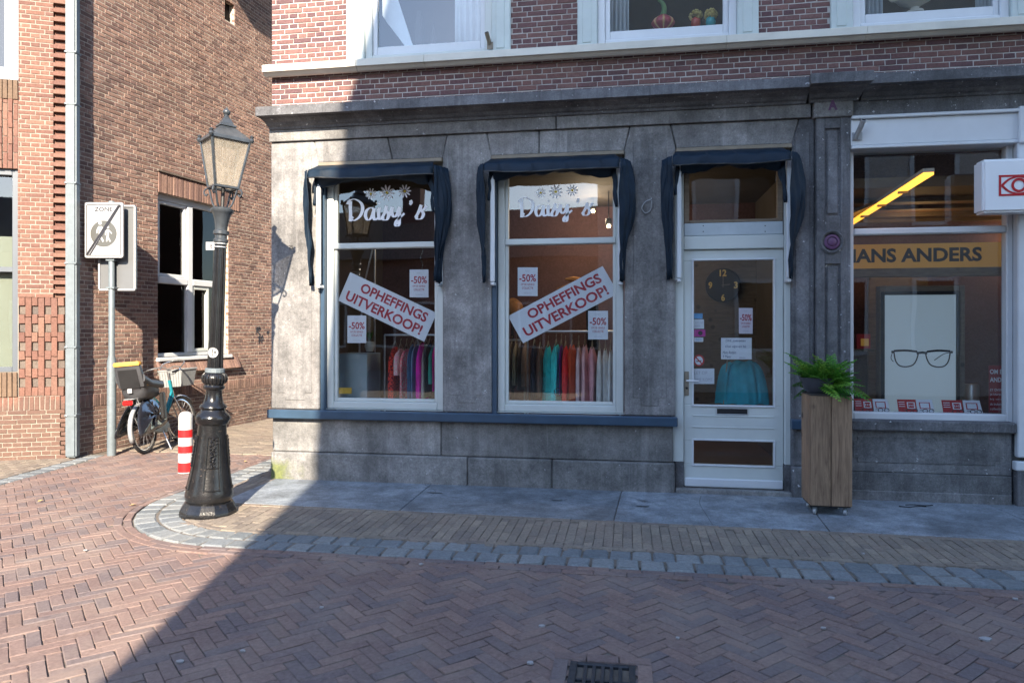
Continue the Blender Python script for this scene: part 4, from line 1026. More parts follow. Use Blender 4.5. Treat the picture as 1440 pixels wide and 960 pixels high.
garments([(706 + 6.5 * k, 713 + 6.5 * k, 482 + (k % 2) * 3, 540 + (k * 7) % 12, c, None, l) for k, (c, l) in enumerate([((.06, .055, .035), 'olive jacket'), ((.10, .08, .05), 'khaki jacket'), ((.16, .14, .10), 'beige knitted cardigan'), ((.05, .045, .04), 'charcoal cardigan'), ((.14, .10, .08), 'taupe jacket')])], 1.3, 'dark jackets on the short rail', ' on the short rail behind the right sale window')
# back of the shop: shelves with folded clothes and hanging coats
a_, z_ = MF.at(560, 440, -3.2)
for k, x_ in enumerate((-2.9, -.2)):
    t = thing('shelf_unit', ('brown shelf unit at the back of the shop behind the left sale window', 'brown shelf unit at the back of the shop behind the right sale window')[k], 'shelf', (x_, 3.3, .13))
    for q in range(5): MB().box(x_ - .6, x_ + .6, 3.1, 3.5, .4 + q * .45, .43 + q * .45).build('shelf', 'intwood', t)
    for q in (-.62, .6): MB().box(x_ + q, x_ + q + .02, 3.1, 3.5, .13, 2.4).build('side_panel', 'dark', t)
    for q, (c, nm) in enumerate((((.22, .16, .12), 'sand coloured'), ((.05, .06, .08), 'slate blue'), ((.13, .05, .05), 'wine red'))):
        xx = x_ - .35 + q * .33
        tag(MB().box(xx - .13, xx + .13, 3.13, 3.42, 1.331, 1.5 + .05 * q).build('folded_clothes', col(c), bevel=.03), nm + (' pile of folded clothes on the shelf deep behind the left window', ' pile of folded clothes on the shelf deep behind the right window')[k], 'folded clothes', 'folded clothes on the back shelves')
# white plinth, vase and lamp stand in the left window
pz = MF.at(476, 497, -.5); pz1 = MF.at(516, 497, -.5)
tag(MB().box(pz[0] - .03, pz1[0], .5, .95, .125, pz[1]).build('display_plinth', mat('plinth_blue', (.34, .43, .50), .5, .05, 2), bevel=.008), 'pale blue display block inside the left sale window', 'display block')
vp = MF.at(520, 480, -1.0)
t = thing('potted_plant', 'small green plant in a white pot between the discount poster and rail', 'plant', (vp[0], 1.0, vp[1] - .1))
MB().lathe([(.04, -.12), (.06, -.06), (.055, .0), (.045, .0)], (vp[0], 1.0, vp[1]), 14).build('pot', 'cream', t, smooth=True)
MB().lathe([(.06, -.9), (.06, -.121)], (vp[0], 1.0, vp[1]), 12).build('pedestal', 'dark', t)
lf = MB()
for k in range(16):
    a = k * 2.4; l = random.uniform(.08, .15); p0 = Vector((vp[0], 1.0, vp[1])); d_ = Vector((math.cos(a) * .4, math.sin(a) * .4, 1)).normalized(); s_ = d_.cross(Vector((0, 0, 1))).normalized()
    lf.add([p0, p0 + d_ * l * .5 + s_ * .02, p0 + d_ * l, p0 + d_ * l * .5 - s_ * .02], [(0, 1, 2, 3)])
lf.build('leaves', 'fern', t)
sp_ = [MF.at(524, 350, -1.1), MF.at(512, 400, -1.1), MF.at(506, 470, -1.1)]
t = thing('display_stand', 'slim silver display stand leaning behind the left sale banner', 'display stand', (sp_[2][0], 1.1, .13))
MB().tube([(a, 1.1, z) for a, z in sp_] + [(sp_[2][0] - .03, 1.1, .13)], .012, 8).build('pole', 'alu', t, smooth=True)
MB().tube([(sp_[0][0] + .02, 1.12, sp_[0][1]), (sp_[0][0] + .02, 1.12, .13)], .012, 8).build('pole', 'alu', t, smooth=True)
# pampas grass in the right window
pp = MF.at(822, 385, -1.7)
t = thing('dried_grass', 'bunch of dried orange brown pampas grass above the right sale banner', 'dried grass', (pp[0], 1.7, pp[1]))
rg = random.Random(3)
for k in range(16):
    a = rg.uniform(-1.1, .7); l = rg.uniform(.2, .42); mb = MB()
    base = Vector((pp[0] + .1, 1.7, pp[1] - .2)); d_ = Vector((math.sin(a), rg.uniform(-.2, .2), math.cos(a) * .9))
    P = [base + d_ * l * f + Vector((math.sin(a) * .12 * f * f, 0, -.15 * f * f)) for f in (0, .25, .5, .75, 1)]
    mb.tube(P, [.006, .02, .045, .035, .005], 7); mb.build('plume', 'pampas', t, smooth=True)
MB().lathe([(.07, -1.2), (.08, -.5), (.05, -.22), (.06, -.18)], (pp[0] + .1, 1.7, pp[1]), 14).build('vase', 'dark', t, smooth=True)
lp = MF.at(721, 432, -1.9); t = thing('table_lamp', 'cream round lamp shade beside the left end of the right sale banner', 'lamp', (lp[0], 1.9, .13))
MB().lathe([(.14, lp[1] - .10), (.15, lp[1] - .04), (.12, lp[1] + .05), (.05, lp[1] + .11), (.02, lp[1] + .12)], (lp[0], 1.9, 0), 20).build('shade', 'pampas', t, smooth=True); MB().tube([(lp[0], 1.9, .13), (lp[0], 1.9, lp[1] - .09)], .02, 8).build('stem', 'dark', t)
ch = thing('garland', 'string of small glass beads hanging inside the left sale window', 'garland', (*[MF.at(590, 345, -.6)[0], .6], 2.4))
for q in range(14):
    c_ = MF.at(593 + 1.5 * math.sin(q), 346 + q * 3.4, -.6); MB().lathe([(.001, -.012), (.011, 0), (.001, .012)], (c_[0], .6, c_[1]), 8).build('bead', 'chrome', ch, smooth=True)
# clock behind the door
cp = MF.at(1016.7, 401, -2.6); cr_ = .0235 * (2.6 + D) * .985
t = thing('wall_clock', 'big round dark clock with gold figures seen through the shop door', 'clock', (cp[0], 2.6, cp[1]))
ringm(MB(), MF, cp[0], cp[1], -2.6, [(cr_, -.03), (cr_, .012), (cr_ * .93, .015), (cr_ * .92, .004)], 36).build('rim', 'black', t, smooth=True)
ringm(MB(), MF, cp[0], cp[1], -2.6, [(cr_ * .92, .0), (.001, .002)], 36).build('dial', 'clockface', t)
nm = MB()
for txt, ang in (('12', 0), ('3', 90), ('6', 180), ('9', 270)):
    x_ = cp[0] + math.sin(R(ang)) * cr_ * .72; z_ = cp[1] + math.cos(R(ang)) * cr_ * .72; f = fmap(MF, x_ - .055, x_ + .055, z_ - .045, z_ + .045, -2.594)
    lettering(nm, txt, f, .1 if len(txt) > 1 else .28, .9 if len(txt) > 1 else .72, 0, 1, .03)
nm.build('numerals', 'clocknum', t)
hd = MB(); f = fmap(MF, cp[0], cp[0] + 1, cp[1], cp[1] + 1, -2.59)
ribbon(hd, f, [(0, -.03), (.0, .12)], .012); ribbon(hd, f, [(-.02, 0), (.09, .01)], .012); hd.build('hands', 'tan', t)
MB().box(cp[0] - .5, cp[0] + .9, 2.63, 2.68, .13, 2.9).build('clock_partition', 'intwood', B)
# blouse on the door
bp = [(1012, 567), (1006, 560), (1016, 518), (1030, 509), (1042, 507), (1060, 507), (1072, 512), (1080, 535), (1083, 566), (1078, 568)]
t = thing('blouse', 'loose teal blouse on a wooden hanger behind the shop door glass', 'blouse', (*[MF.at(1045, 510, -.3)[0], .3], 1.2))
mb = MB(); P = [MF.at(x, y, -.3) for x, y in bp]; bx0, bz0 = MF.at(1011, 570, -.3); bx1, bz1 = MF.at(1083, 507, -.3)
sil = [(506.5, 1039, 1056), (508.5, 1031, 1062), (511, 1024, 1067), (515, 1018, 1071.5), (521, 1015, 1075), (530, 1012.5, 1078), (542, 1010, 1081), (555, 1008, 1083), (568, 1007, 1084)]
n = 45; V = []
for i, (py, l_, r_) in enumerate(sil):
    f = i / (len(sil) - 1); xl, z_ = MF.at(l_, py, -.3); xr, _ = MF.at(r_, py, -.3); row = []
    for k in range(n):
        s = k / (n - 1); u = 2 * s - 1
        cre = -.030 * math.exp(-((abs(u) - (.62 - .05 * f)) / .06) ** 2) * min(1, f * 2.5)      # crease between body and sleeve
        fold = .010 * f * math.sin(s * 31 + 1.5 * math.sin(f * 4)) + .006 * math.sin(s * 13 + f * 5)
        row.append(Vector((xl + (xr - xl) * s, .30 + .09 * abs(u) ** 3 - cre + fold, z_ - .012 * (1 - u * u) * (i == 0) + .006 * math.sin(s * 25) * (i == len(sil) - 1))))
    V.append(row)
rows = len(sil)
vs = [p for r_ in V for p in r_] + [p + Vector((0, .05, 0)) for r_ in V for p in r_]; m_ = rows * n
fs = [[i * n + k, (i + 1) * n + k, (i + 1) * n + k + 1, i * n + k + 1] for i in range(rows - 1) for k in range(n - 1)]
fs += [[m_ + q for q in f_[::-1]] for f_ in fs]; mb.add(vs, fs); mb.build('cloth', gmat('teal_cloth', (.012, .15, .19), .2), t, smooth=True)
xc = (bx0 + bx1) / 2
MB().tube([(xc - .13, .33, bz1 - .015), (xc, .33, bz1 + .04), (xc + .13, .33, bz1 - .015)], .009, 6).build('hanger', 'tan', t)
MB().tube([(xc - .2, .335, bz0 - .02), (xc - .16, .335, bz1 + .03)], .007, 6).build('stand', 'tan', t)

# ================================================================== AWNINGS
def awning(a0, a1, lab, zbot_px, seed):
    """folded navy canopy: slack valance between two hanging sides; a0..a1 opening"""
    rg = random.Random(seed)
    t = thing('awning', lab, 'awning', ((a0 + a1) / 2, -.1, Z_LINT - .2), 'folded navy awnings over the shop openings')
    fy = .20; zt_ = Z_LINT - .045; zb_ = Z_LINT - .205
    L0, L1 = a0 - .04, a1 - .045
    # roll and underside
    nx = 44; rows = []
    prof = [(-.02, zt_ + .02), (.02, zt_ + .01), (.09, zt_ - .022), (fy - .02, zt_ - .065), (fy, zt_ - .085), (fy + .006, zb_), (fy - .012, zb_ - .004)]
    mb = MB()
    for i in range(nx + 1):
        f = i / nx; row = []
        for k, (d, z) in enumerate(prof):
            inset = (1 - d / fy) * .05
            x = L0 + inset + (L1 - L0 - 2 * inset) * f
            wob = .006 * math.sin(f * 23 + k + seed) + .004 * math.sin(f * 51 + 2 * k) + rg.uniform(-.0012, .0012)
            sag = -.012 * math.sin(math.pi * f) * (k >= 4) + .006 * math.sin(f * 9 + seed) * (k >= 5)
            row.append(MF.p(x, d + wob, z + sag))
        rows.append(row)
    mb.loft(rows, cap=False, wrap=False)
    o = mb.build('canopy', 'navyfab', t, smooth=True); sol = o.modifiers.new('s', 'SOLIDIFY'); sol.thickness = .004
    MB().tube([r_[5] + MF.n * .002 for r_ in rows], .0065, 6).build('piping', 'black', t, smooth=True)
    # slack cloth gathered below, in front of the glass
    mb = MB(); rows = []
    for i in range(nx + 1):
        f = i / nx; row = []; drop = .045 + .075 * (abs(2 * f - 1) ** 1.3) + .012 * math.sin(f * 14 + seed)
        for k in range(8):
            g_ = k / 7; d = fy - .03 - (fy - .01) * g_ * .75 + .015 * math.sin(g_ * 9 + f * 6)
            z = zb_ + .045 - drop * math.sin(g_ * math.pi * .62) ** 1.0 + .006 * math.sin(f * 40 + k)
            row.append(MF.p(L0 + .08 + (L1 - L0 - .16) * f, d, z))
        rows.append(row)
    mb.loft(rows, cap=False, wrap=False); o = mb.build('slack_cloth', 'navyfab', t, smooth=True); o.modifiers.new('s', 'SOLIDIFY').thickness = .004
    for sgn, ae, side in ((-1, L0, 0), (1, L1, 1)):
        zb2 = mz(*zbot_px[side])
        mb = MB(); rows = []; nc = 30
        for i in range(15):
            f = i / 14; z = (zt_ - .075) * (1 - f) + zb2 * f
            bulge = (.10 if sgn > 0 else .045) * math.sin(math.pi * min(1, f * 1.25 + .08)) ** 1.0 + .015 * (1 - f)
            row = []
            for k in range(nc + 1):
                g_ = k / nc
                d = fy * (1 - .30 * f) * (1 - g_) + .012 * g_
                x = ae + sgn * (.0 + bulge * math.sin(math.pi * .82 * g_) + .07 * g_ * (1 - f * .5))
                fo = (.017 + .009 * f) * (abs(math.sin(g_ * 11 + seed + f * 2.2)) ** .6 - .6) + .006 * math.sin(g_ * 43 - f * 7) + .005 * math.sin(f * 17 + g_ * 8)
                row.append(MF.p(x + sgn * fo, max(.006, d + fo * .5), z + .012 * math.sin(g_ * 7 + seed) * f))
            rows.append(row)
        mb.loft(rows, cap=False, wrap=False); o = mb.build('side_cloth', 'navyfab', t, smooth=True); o.modifiers.new('s', 'SOLIDIFY').thickness = .004
        # inner turned-in fold
        mb = MB(); rows = []
        for i in range(11):
            f = i / 10; z = zb_ + .03 - (.30 + .1 * side) * f
            rows.append([MF.p(ae - sgn * (.03 + (.07 + .025 * math.sin(f * 8 + seed)) * (1 - f) ** .8 * g_ / 6 + .012 * math.sin(g_ * 2.6 + f * 5)), .11 - .03 * g_ / 6, z) for g_ in range(7)])
        mb.loft(rows, cap=False, wrap=False); o = mb.build('side_fold', 'navyfab', t, smooth=True); o.modifiers.new('s', 'SOLIDIFY').thickness = .004
        xa = a0 + .015 if sgn < 0 else a1 - .05
        arm = MB().fbox(MF, xa - .012, xa + .035, .055, .095, zb2 + .0, zt_ - .09).build('arm', 'white', t, bevel=.008)
        MB().fbox(MF, xa - .008, xa + .03, -.06, .085, zb2 - .035, zb2 - .002).build('arm_bracket', 'white', arm, bevel=.006)
    MB().fbox(MF, a0 + .002, a1 - .002, -.08, .035, Z_LINT - .044, Z_LINT - .004).build('cassette', 'tan', t, bevel=.006)
    return t
awning(W1[0], W1[1], 'folded navy awning, the leftmost one, half in sunlight', ((445, 400, -.1), (612, 397, -.1)), 1)
awning(W2[0], W2[1], 'folded navy awning over the right sale window, between the two other awnings', ((690, 396, -.1), (868, 395, -.1)), 2)
awning(DO[0], DO[1], 'folded navy awning over the shop door', ((952, 391, -.1), (1100, 391, -.1)), 5)

# ================================================================== PRINT ON THE GLASS
GD = -.1285     # outer face of the panes
def daisys(cx0, py_base, unit, win, faint, dz=0):
    a, z = MF.at(cx0, py_base, GD); mp = lambda s, t, e=0.0: MF.p(a + s * unit, GD + .002 + e, z + t * unit)
    mb = MB()
    S = [[(.12, 1.5), (.10, 1.0), (.12, .45), (.10, -.05)], [(-.12, 1.25), (.05, 1.55), (.5, 1.62), (.98, 1.3), (1.08, .8), (.85, .3), (.45, .02), (.2, .12), (.32, .3)],
         [(2.0, .82), (1.75, .95), (1.42, .75), (1.32, .35), (1.5, .02), (1.78, .2), (1.98, .75)], [(2.0, .9), (1.95, .4), (2.05, .02), (2.3, .15)],
         [(2.42, .95), (2.36, .45), (2.44, .05), (2.66, .12)], [(2.62, .12), (2.84, .55), (3.0, 1.05)], [(3.0, 1.05), (2.95, .75), (3.15, .38), (3.02, .03), (2.76, .0), (2.7, .14)],
         [(3.1, .15), (3.3, .5), (3.45, .95)], [(3.45, .95), (3.42, .5), (3.6, .2), (3.85, .45), (4.02, .95)], [(4.02, .95), (4.0, .2), (3.95, -.42), (3.72, -.45), (3.75, -.15), (4.05, .15), (4.4, .45)],
         [(5.25, .1), (5.5, .5), (5.72, 1.05)], [(5.72, 1.05), (5.66, .75), (5.88, .38), (5.72, .03), (5.42, .0), (5.34, .16)], [(5.8, .62), (5.98, .78), (6.12, .98)], [(4.86, 1.42), (4.92, 1.25), (4.82, 1.08)]]
    for i, s_ in enumerate(S): ribbon(mb, mp, s_, .105, .0004 * (i % 3), 1.0)
    disc(mb, mp, 2.42, 1.28, .1, .1)
    o = mb.build('lettering', 'vinyl', win)
    for fx_, fy_, r_ in ((1.75, 2.0, .46), (3.02, 2.05, .62), (4.42, 2.12, .52)):
        fl = MB(); ye = MB()
        for k in range(10):
            th = k * .628 + fx_; disc(fl, mp, fx_ + math.cos(th) * r_ * .62, fy_ + math.sin(th) * r_ * .62, r_ * .38, r_ * .12, .0004 * (k % 2), 12, th)
        disc(ye, mp, fx_, fy_, r_ * .2, r_ * .2, .001, 12)
        fl.build('daisy', 'vinyl', win); ye.build('daisy_centre', 'yellow', win)
daisys(491, 310.5, mx(508.5, 310, .13) - mx(491, 310, .13), win1, False)
daisys(732, 305, mx(748.3, 305, .13) - mx(732, 305, .13), win2, True)
PB = -.139     # behind the pane
def banner(TL, TR, BL, lab):
    mp = quadmap(MF, TL, TR, BL, PB)
    o = sheet(MB(), mp, 0, 1, 0, 1).build('sale_banner', 'paper'); tag(o, lab, 'sale banner', 'tilted sale banners in the shop windows')
    mb = MB(); f = lambda s, t, e=0: mp(s, t, .0012)
    lettering(mb, 'OPHEFFINGS', f, .17, .93, .56, .88, .03); lettering(mb, 'UITVERKOOP!', f, .06, .93, .12, .45, .03); mb.build('lettering', 'printred', o)
banner((492.6, 382.7), (614.3, 440), (475.4, 422.4), 'long white sale banner with red capitals sloping down to the right')
banner((714.3, 444.5), (847.5, 374), (735.5, 482.5), 'long white sale banner with red capitals sloping up to the right')
def poster(x0, x1, y0, y1, lab, m='paper', d=PB, lines=True):
    mp = quadmap(MF, (x0, y0), (x1, y0), (x0, y1), d)
    o = sheet(MB(), mp, 0, 1, 0, 1).build('discount_poster', m); tag(o, lab, 'poster', 'small discount posters on the shop glass')
    f = lambda s, t, e=0: mp(s, t, .0012); mb = MB()
    lettering(mb, '-50%', f, .08, .92, .50, .76, .02); lettering(mb, 'OP DE GEHELE', f, .16, .84, .37, .44, .01); lettering(mb, 'COLLECTIE', f, .22, .78, .24, .32, .01); mb.build('lettering', 'printred', o)
    m2 = MB(); lettering(m2, "Daisy's", f, .38, .62, .84, .91); lettering(m2, 'www', f, .3, .7, .08, .11); m2.build('small_print', 'printgrey2', o)
poster(576, 602.5, 379, 418, 'small white discount poster at the top right of the left window')
poster(488.5, 515, 443.5, 482, 'small white discount poster above the pale blue display block')
poster(728, 756, 376, 416, 'small white discount poster at the top left of the right sale window')
poster(827, 855, 437, 477, 'small white discount poster below the banner sloping up to the right')
DP = -dY - .034
poster(1039, 1058.5, 433, 469, 'small pink-tinted discount poster on the shop door', 'paper_pink', DP)
def paper(x0, x1, y0, y1, lab, lines, m='pen', name='paper_notice', cat='notice', base='paper', bold=0, shear=.25):
    mp = quadmap(MF, (x0, y0), (x1, y0), (x0, y1), DP)
    o = sheet(MB(), mp, 0, 1, 0, 1).build(name, base); tag(o, lab, cat); f = lambda s, t, e=0: mp(s, t, .0012)
    mb = MB()
    for tx, s0, s1, t0, t1 in lines: lettering(mb, tx, f, s0, s1, t0, t1, bold, shear)
    if lines: mb.build('lettering', m, o)
    return o
paper(1014, 1057, 475, 505, 'handwritten white notice above the teal blouse on the door', [('DHL pakketten', .15, .8, .78, .93), ('Ook afgeven bij', .14, .82, .52, .66), ('Hans Anders', .05, .5, .25, .40), ('9 Meer', .06, .34, .06, .2), ('Daisy', .6, .8, .04, .12)])
paper(974, 1004.5, 518, 539.5, 'pale notice at the lower left of the door glass beside the handle', [('LET OP', .08, .68, .62, .82), ('WIE KOMT', .12, .92, .18, .38)], 'printgrey2', shear=0)
paper(976, 988, 440.5, 448, 'small blue sticker, topmost on the left of the door glass', [], base='sky_blue', name='door_sticker', cat='sticker')
paper(976, 990, 449, 462, 'white leaflet sticker between the blue and the pink stickers', [('GRATIS WIFI', .1, .9, .55, .75), ('HIER', .1, .6, .2, .4)], 'printgrey2', shear=0, name='door_sticker', cat='sticker')
o = paper(976, 992, 463.5, 473, 'bright pink sticker on the left of the door glass', [], base='pink', name='door_sticker', cat='sticker')
mp = quadmap(MF, (976, 463.5), (992, 463.5), (976, 473), DP); db_ = MB(); disc(db_, lambda s, t, e=0: mp(s, t, .0014), .55, .5, .2, .32, n=16); db_.build('dot', 'ink', o)
paper(976, 989, 474.5, 480.5, 'small pale blue sticker just below the pink one', [('INFO', .2, .8, .25, .7)], 'sky_blue', shear=0, name='door_sticker', cat='sticker')
mp = quadmap(MF, (975, 498.5), (990.5, 498.5), (975, 515), DP); b1_ = MB(); disc(b1_, mp, .5, .5, .5, .5, 0, 24); o = b1_.build('no_smoking_sticker', 'red'); tag(o, 'round red and white prohibition sticker on the door glass', 'sticker')
f = lambda s, t, e=0: mp(s, t, .001 + e); b1_ = MB(); disc(b1_, f, .5, .5, .36, .36, 0, 24); b1_.build('sticker_field', 'paper', o)
b1_ = MB(); ribbon(b1_, f, [(.24, .76), (.5, .5), (.76, .24)], .1, .0012); b1_.build('bar', 'red', o); b1_ = MB(); ribbon(b1_, f, [(.28, .42), (.5, .45), (.74, .5)], .08, .0006); b1_.build('symbol', 'ink', o)
mp = quadmap(MF, (475, 545), (494.5, 545), (475, 553.5), PB); o = sheet(MB(), mp, 0, 1, 0, 1).build('window_sticker', mat('sticker_yellow', (.50, .30, .03), .5, .3, 60)); tag(o, 'yellow sticker in the bottom left corner of the left window', 'sticker')
mp = quadmap(MF, (779, 545), (791, 545), (779, 557), PB); b1_ = MB()
for k in range(24): 
    t0, t1 = k * 2 * math.pi / 24, (k + 1) * 2 * math.pi / 24
    b1_.add([mp(.5 + r_ * math.cos(q), .5 + r_ * math.sin(q)) for q, r_ in ((t0, .5), (t1, .5), (t1, .42), (t0, .42))], [(0, 1, 2, 3)])
ribbon(b1_, mp, [(.3, .3), (.5, .5), (.7, .7)], .07); o = b1_.build('round_sticker', 'ink'); tag(o, 'thin dark ring sticker at the foot of the right sale window', 'sticker')
# house number plate, hook, hose loop
nb = quadmap(MF, (402.5, 341), (416, 341), (402.5, 360), .006); o = sheet(MB(), nb, 0, 1, 0, 1, -.012).build('number_plate', 'brightwhite', bevel=.003); tag(o, 'small white number plate on the sunlit corner pier', 'number plate')
mb = MB(); lettering(mb, '25', lambda s, t, e=0: nb(s, t, .001), .28, .72, .5, .8, .02); mb.build('lettering', 'print_grey', o)
hk = MF.at(912, 288, .02); mb = MB(); mb.tube(cr([MF.p(hk[0] + .03, 0, hk[1] + .07), MF.p(hk[0] + .02, .03, hk[1] + .05), MF.p(hk[0] - .03, .03, hk[1] + .03), MF.p(hk[0] - .065, .025, hk[1] - .03), MF.p(hk[0] - .03, .02, hk[1] - .08), MF.p(hk[0] + .02, .025, hk[1] - .05), MF.p(hk[0] + .03, .03, hk[1] + .04)], 5), .005, 6)
tag(mb.build('wire_loop', 'grey', smooth=True), 'loop of grey wire hanging on the stone pier between window and door', 'wire')
def holder(px, py, fr, d, lab, L=.16):
    p = fr.at(px, py, d); t = thing('flag_holder', lab, 'flag holder', fr.p(p[0], d, p[1]))
    MB().fbox(fr, p[0] - .045, p[0] + .045, d, d + .012, p[1] - .045, p[1] + .03).build('plate', 'grey', t, bevel=.004)
    mb = MB(); A_ = fr.p(p[0] - .015, d + .01, p[1] - .03); B_ = fr.p(p[0] + .02, d + .13, p[1] + .11); mb.tube([A_, B_], .024, 12); mb.build('tube', 'grey', t, smooth=True)
    mb = MB(); mb.tube([B_ - (B_ - A_) * .02, B_ + (B_ - A_) * .012], .018, 10); mb.build('bore', 'dark', t)
holder(1205, 191, MF, .062, 'steel flag holder on the white shop fascia')
p = MF.at(689, 57, .02); A_ = MF.p(p[0] - .0, .0, p[1] - .05); B_ = MF.p(p[0] - .02, .10, p[1] + .05)
t = thing('flag_socket', 'weathered brass flag socket on the upstairs window casing', 'flag holder', A_)
MB().tube([A_, B_], .022, 12).build('tube', 'tan', t, smooth=True); MB().tube([B_ - (B_ - A_) * .05, B_ + (B_ - A_) * .01], .015, 10).build('bore', 'dark', t); MB().fbox(MF, p[0] - .03, p[0] + .03, .012, .026, p[1] - .09, p[1] - .02).build('plate', 'tan', t)

# ================================================================== OPTICIAN WINDOW
bd = [MF.at(1203, 348, -.9), MF.at(1412, 375, -.9)]
sgn_ = thing('shop_name_band', 'amber name band with black capitals across the optician window', 'shop sign', (3, .9, bd[1][1]))
MB().box(S2[0] - .02, 4.2, .9, .93, bd[1][1], bd[0][1] + .03).build('band', 'amber', sgn_)
n0 = MF.at(1185, 370, -.895); n1 = MF.at(1381, 347, -.895); f = fmap(MF, n0[0], n1[0], n0[1], n1[1], -.895)
mb = MB(); lettering(mb, 'HANS ANDERS', f, 0, 1, 0, 1, .035); mb.build('lettering', 'ink', sgn_)
MB().box(S2[0], 4.2, .86, .99, bd[1][1] - .09, bd[1][1] - .004).build('band_rail', 'intwood', sgn_)
# lit poster in its frame
Yp = .75; q0 = MF.at(1237, 568, -Yp); q1 = MF.at(1357, 401, -Yp); s0 = MF.at(1244.5, 560, -Yp + .02); s1 = MF.at(1345, 414, -Yp + .02)
pt = thing('display_case', 'tall wood framed display with a lit picture of glasses', 'display', ((q0[0] + q1[0]) / 2, Yp, .3))
frame4(MB(), MF, q0[0], q1[0], .45, q1[1], .055, -Yp - .12, -Yp, .05, .06).build('wood_frame', 'intwood', pt, bevel=.004)
frame4(MB(), MF, s0[0] - .035, s1[0] + .035, .5, s1[1] + .035, .035, -Yp - .05, -Yp + .018).build('black_frame', 'black', pt, bevel=.003)
MB().fbox(MF, s0[0], s1[0], -Yp - .03, -Yp + .005, .535, s1[1]).build('lit_panel', 'screen', pt)
gl0 = MF.at(1254, 505, -Yp + .01); gl1 = MF.at(1340, 505, -Yp + .01); cz = MF.at(1300, 504, -Yp + .01)[1]; gwid = gl1[0] - gl0[0]
mp = lambda s, t, e=0.0: MF.p(gl0[0] + s * gwid, -Yp + .008 + e, cz + t * gwid)
mb = MB()
for cx_ in (.235, .76):
    m_ = 1 if cx_ < .5 else -1
    ribbon(mb, mp, [(cx_ + m_ * x, y) for x, y in [(-.20, .125), (-.0, .135), (.18, .115), (.19, .03), (.13, -.10), (.02, -.145), (-.1, -.13), (-.17, -.04), (-.20, .125)]], .022)
    ribbon(mb, mp, [(cx_ + m_ * -.20, .12), (cx_ + m_ * -.24, .11)], .04); ribbon(mb, mp, [(cx_ + m_ * -.2, .132), (cx_, .142), (cx_ + m_ * .18, .122)], .035, .0004)
ribbon(mb, mp, [(.41, .09), (.5, .105), (.585, .09)], .04, .0006); ribbon(mb, mp, [(.7, -.03), (.85, .08), (.97, .11)], .014, .0003); ribbon(mb, mp, [(.01, .10), (-.01, .0), (.03, -.06)], .012)
mb.build('picture_of_glasses', 'ink', pt)
MB().box(s0[0] + .3, 3.6, 2.2, 2.25, .3, 2.3).build('optician_partition', 'intwood', B)
MB().box(S2[0] + .05, s0[0] - .1, 1.6, 1.65, .3, 2.25).build('optician_partition', 'darkroom', B)
MB().fbox(MF, b0 + .02, b1 - .02, -.45, -.15, .5, sb[0] - .002).build('window_shelf', 'darkroom', B)
TL = [((1203, 1255), 'red and white glasses tray nearest the fern'), ((1264, 1318), 'red and white glasses tray below the lit picture'), ((1327, 1386), 'red and white glasses tray beside the red poster')]
for (x0, x1), lab in TL:
    a, z = MF.at(x0, 571, -.28); b_, _ = MF.at(x1, 571, -.28)
    t = thing('glasses_tray', lab, 'display tray', ((a + b_) / 2, .28, sb[0]), 'glasses trays in the optician window')
    MB().box(a - .005, b_ + .02, .2, .40, sb[0] + .002, sb[0] + .03).build('base', 'black', t, bevel=.004)
    MB().prism([(a + .01, .21, sb[0] + .034), (b_ + .02, .21, sb[0] + .034), (b_, .30, sb[0] + .038), (a, .30, sb[0] + .038)], (0, 0, -.004)).build('insert', 'paper', t)
    w_ = (b_ - a); mpc = lambda s, u, e=0.0: Vector((a + .005 + s * (w_ - .02), .30 + u * .045 - e * .9, sb[0] + .04 + u * .115 + e * .4))
    c_ = MB().prism([mpc(0, 0), mpc(.52, 0), mpc(.52, 1), mpc(0, 1)], (0, .003, 0)).build('red_card', 'logo', t)
    MB().prism([mpc(.54, 0), mpc(1, 0), mpc(.97, 1), mpc(.54, 1)], (0, .003, 0)).build('white_card', 'paper', t)
    k = MB()
    for (u0, u1, v0, v1) in ((.26, .48, .25, .31), (.26, .48, .72, .78), (.26, .29, .31, .72), (.45, .48, .31, .72), (.03, .2, .75, .8), (.03, .2, .58, .63), (.03, .2, .4, .45)):
        k.add([mpc(u0, v0, .002), mpc(u1, v0, .002), mpc(u1, v1, .002), mpc(u0, v1, .002)], [(0, 1, 2, 3)])
    lettering(k, '1+1', lambda s, t_, e=0: mpc(s, t_, .002), .31, .43, .42, .6, .03); k.build('card_print', 'paper', c_)
    k = MB()
    for (u0, u1, v0, v1) in ((.6, .9, .25, .31), (.6, .9, .72, .78), (.6, .63, .31, .72), (.87, .9, .31, .72)): k.add([mpc(u0, v0, .002), mpc(u1, v0, .002), mpc(u1, v1, .002), mpc(u0, v1, .002)], [(0, 1, 2, 3)])
    k.build('card_print', 'logo', t)
    gm_ = MB()
    for gx in (.3, .72):
        for q in (-.028, .028):
            gm_.tube([Vector((a + gx * w_ + q + .022 * math.cos(th), .235, sb[0] + .058 + .017 * math.sin(th))) for th in [k_ * .628 for k_ in range(10)]], .0035, 5, closed=True)
        gm_.tube([(a + gx * w_ - .05, .235, sb[0] + .063), (a + gx * w_ - .055, .29, sb[0] + .06)], .003, 5); gm_.tube([(a + gx * w_ + .05, .235, sb[0] + .063), (a + gx * w_ + .055, .29, sb[0] + .06)], .003, 5)
    gm_.build('glasses', 'black', t)
a, z = MF.at(1391, 580, -.45); b_, z1_ = MF.at(1432, 514, -.45)
o = MB().box(a, b_, .45, .46, z, z1_).build('red_poster', mat('poster_red', (.26, .012, .02), .5, .05, 3)); tag(o, 'dark red poster with white capitals at the right of the optician window', 'poster')
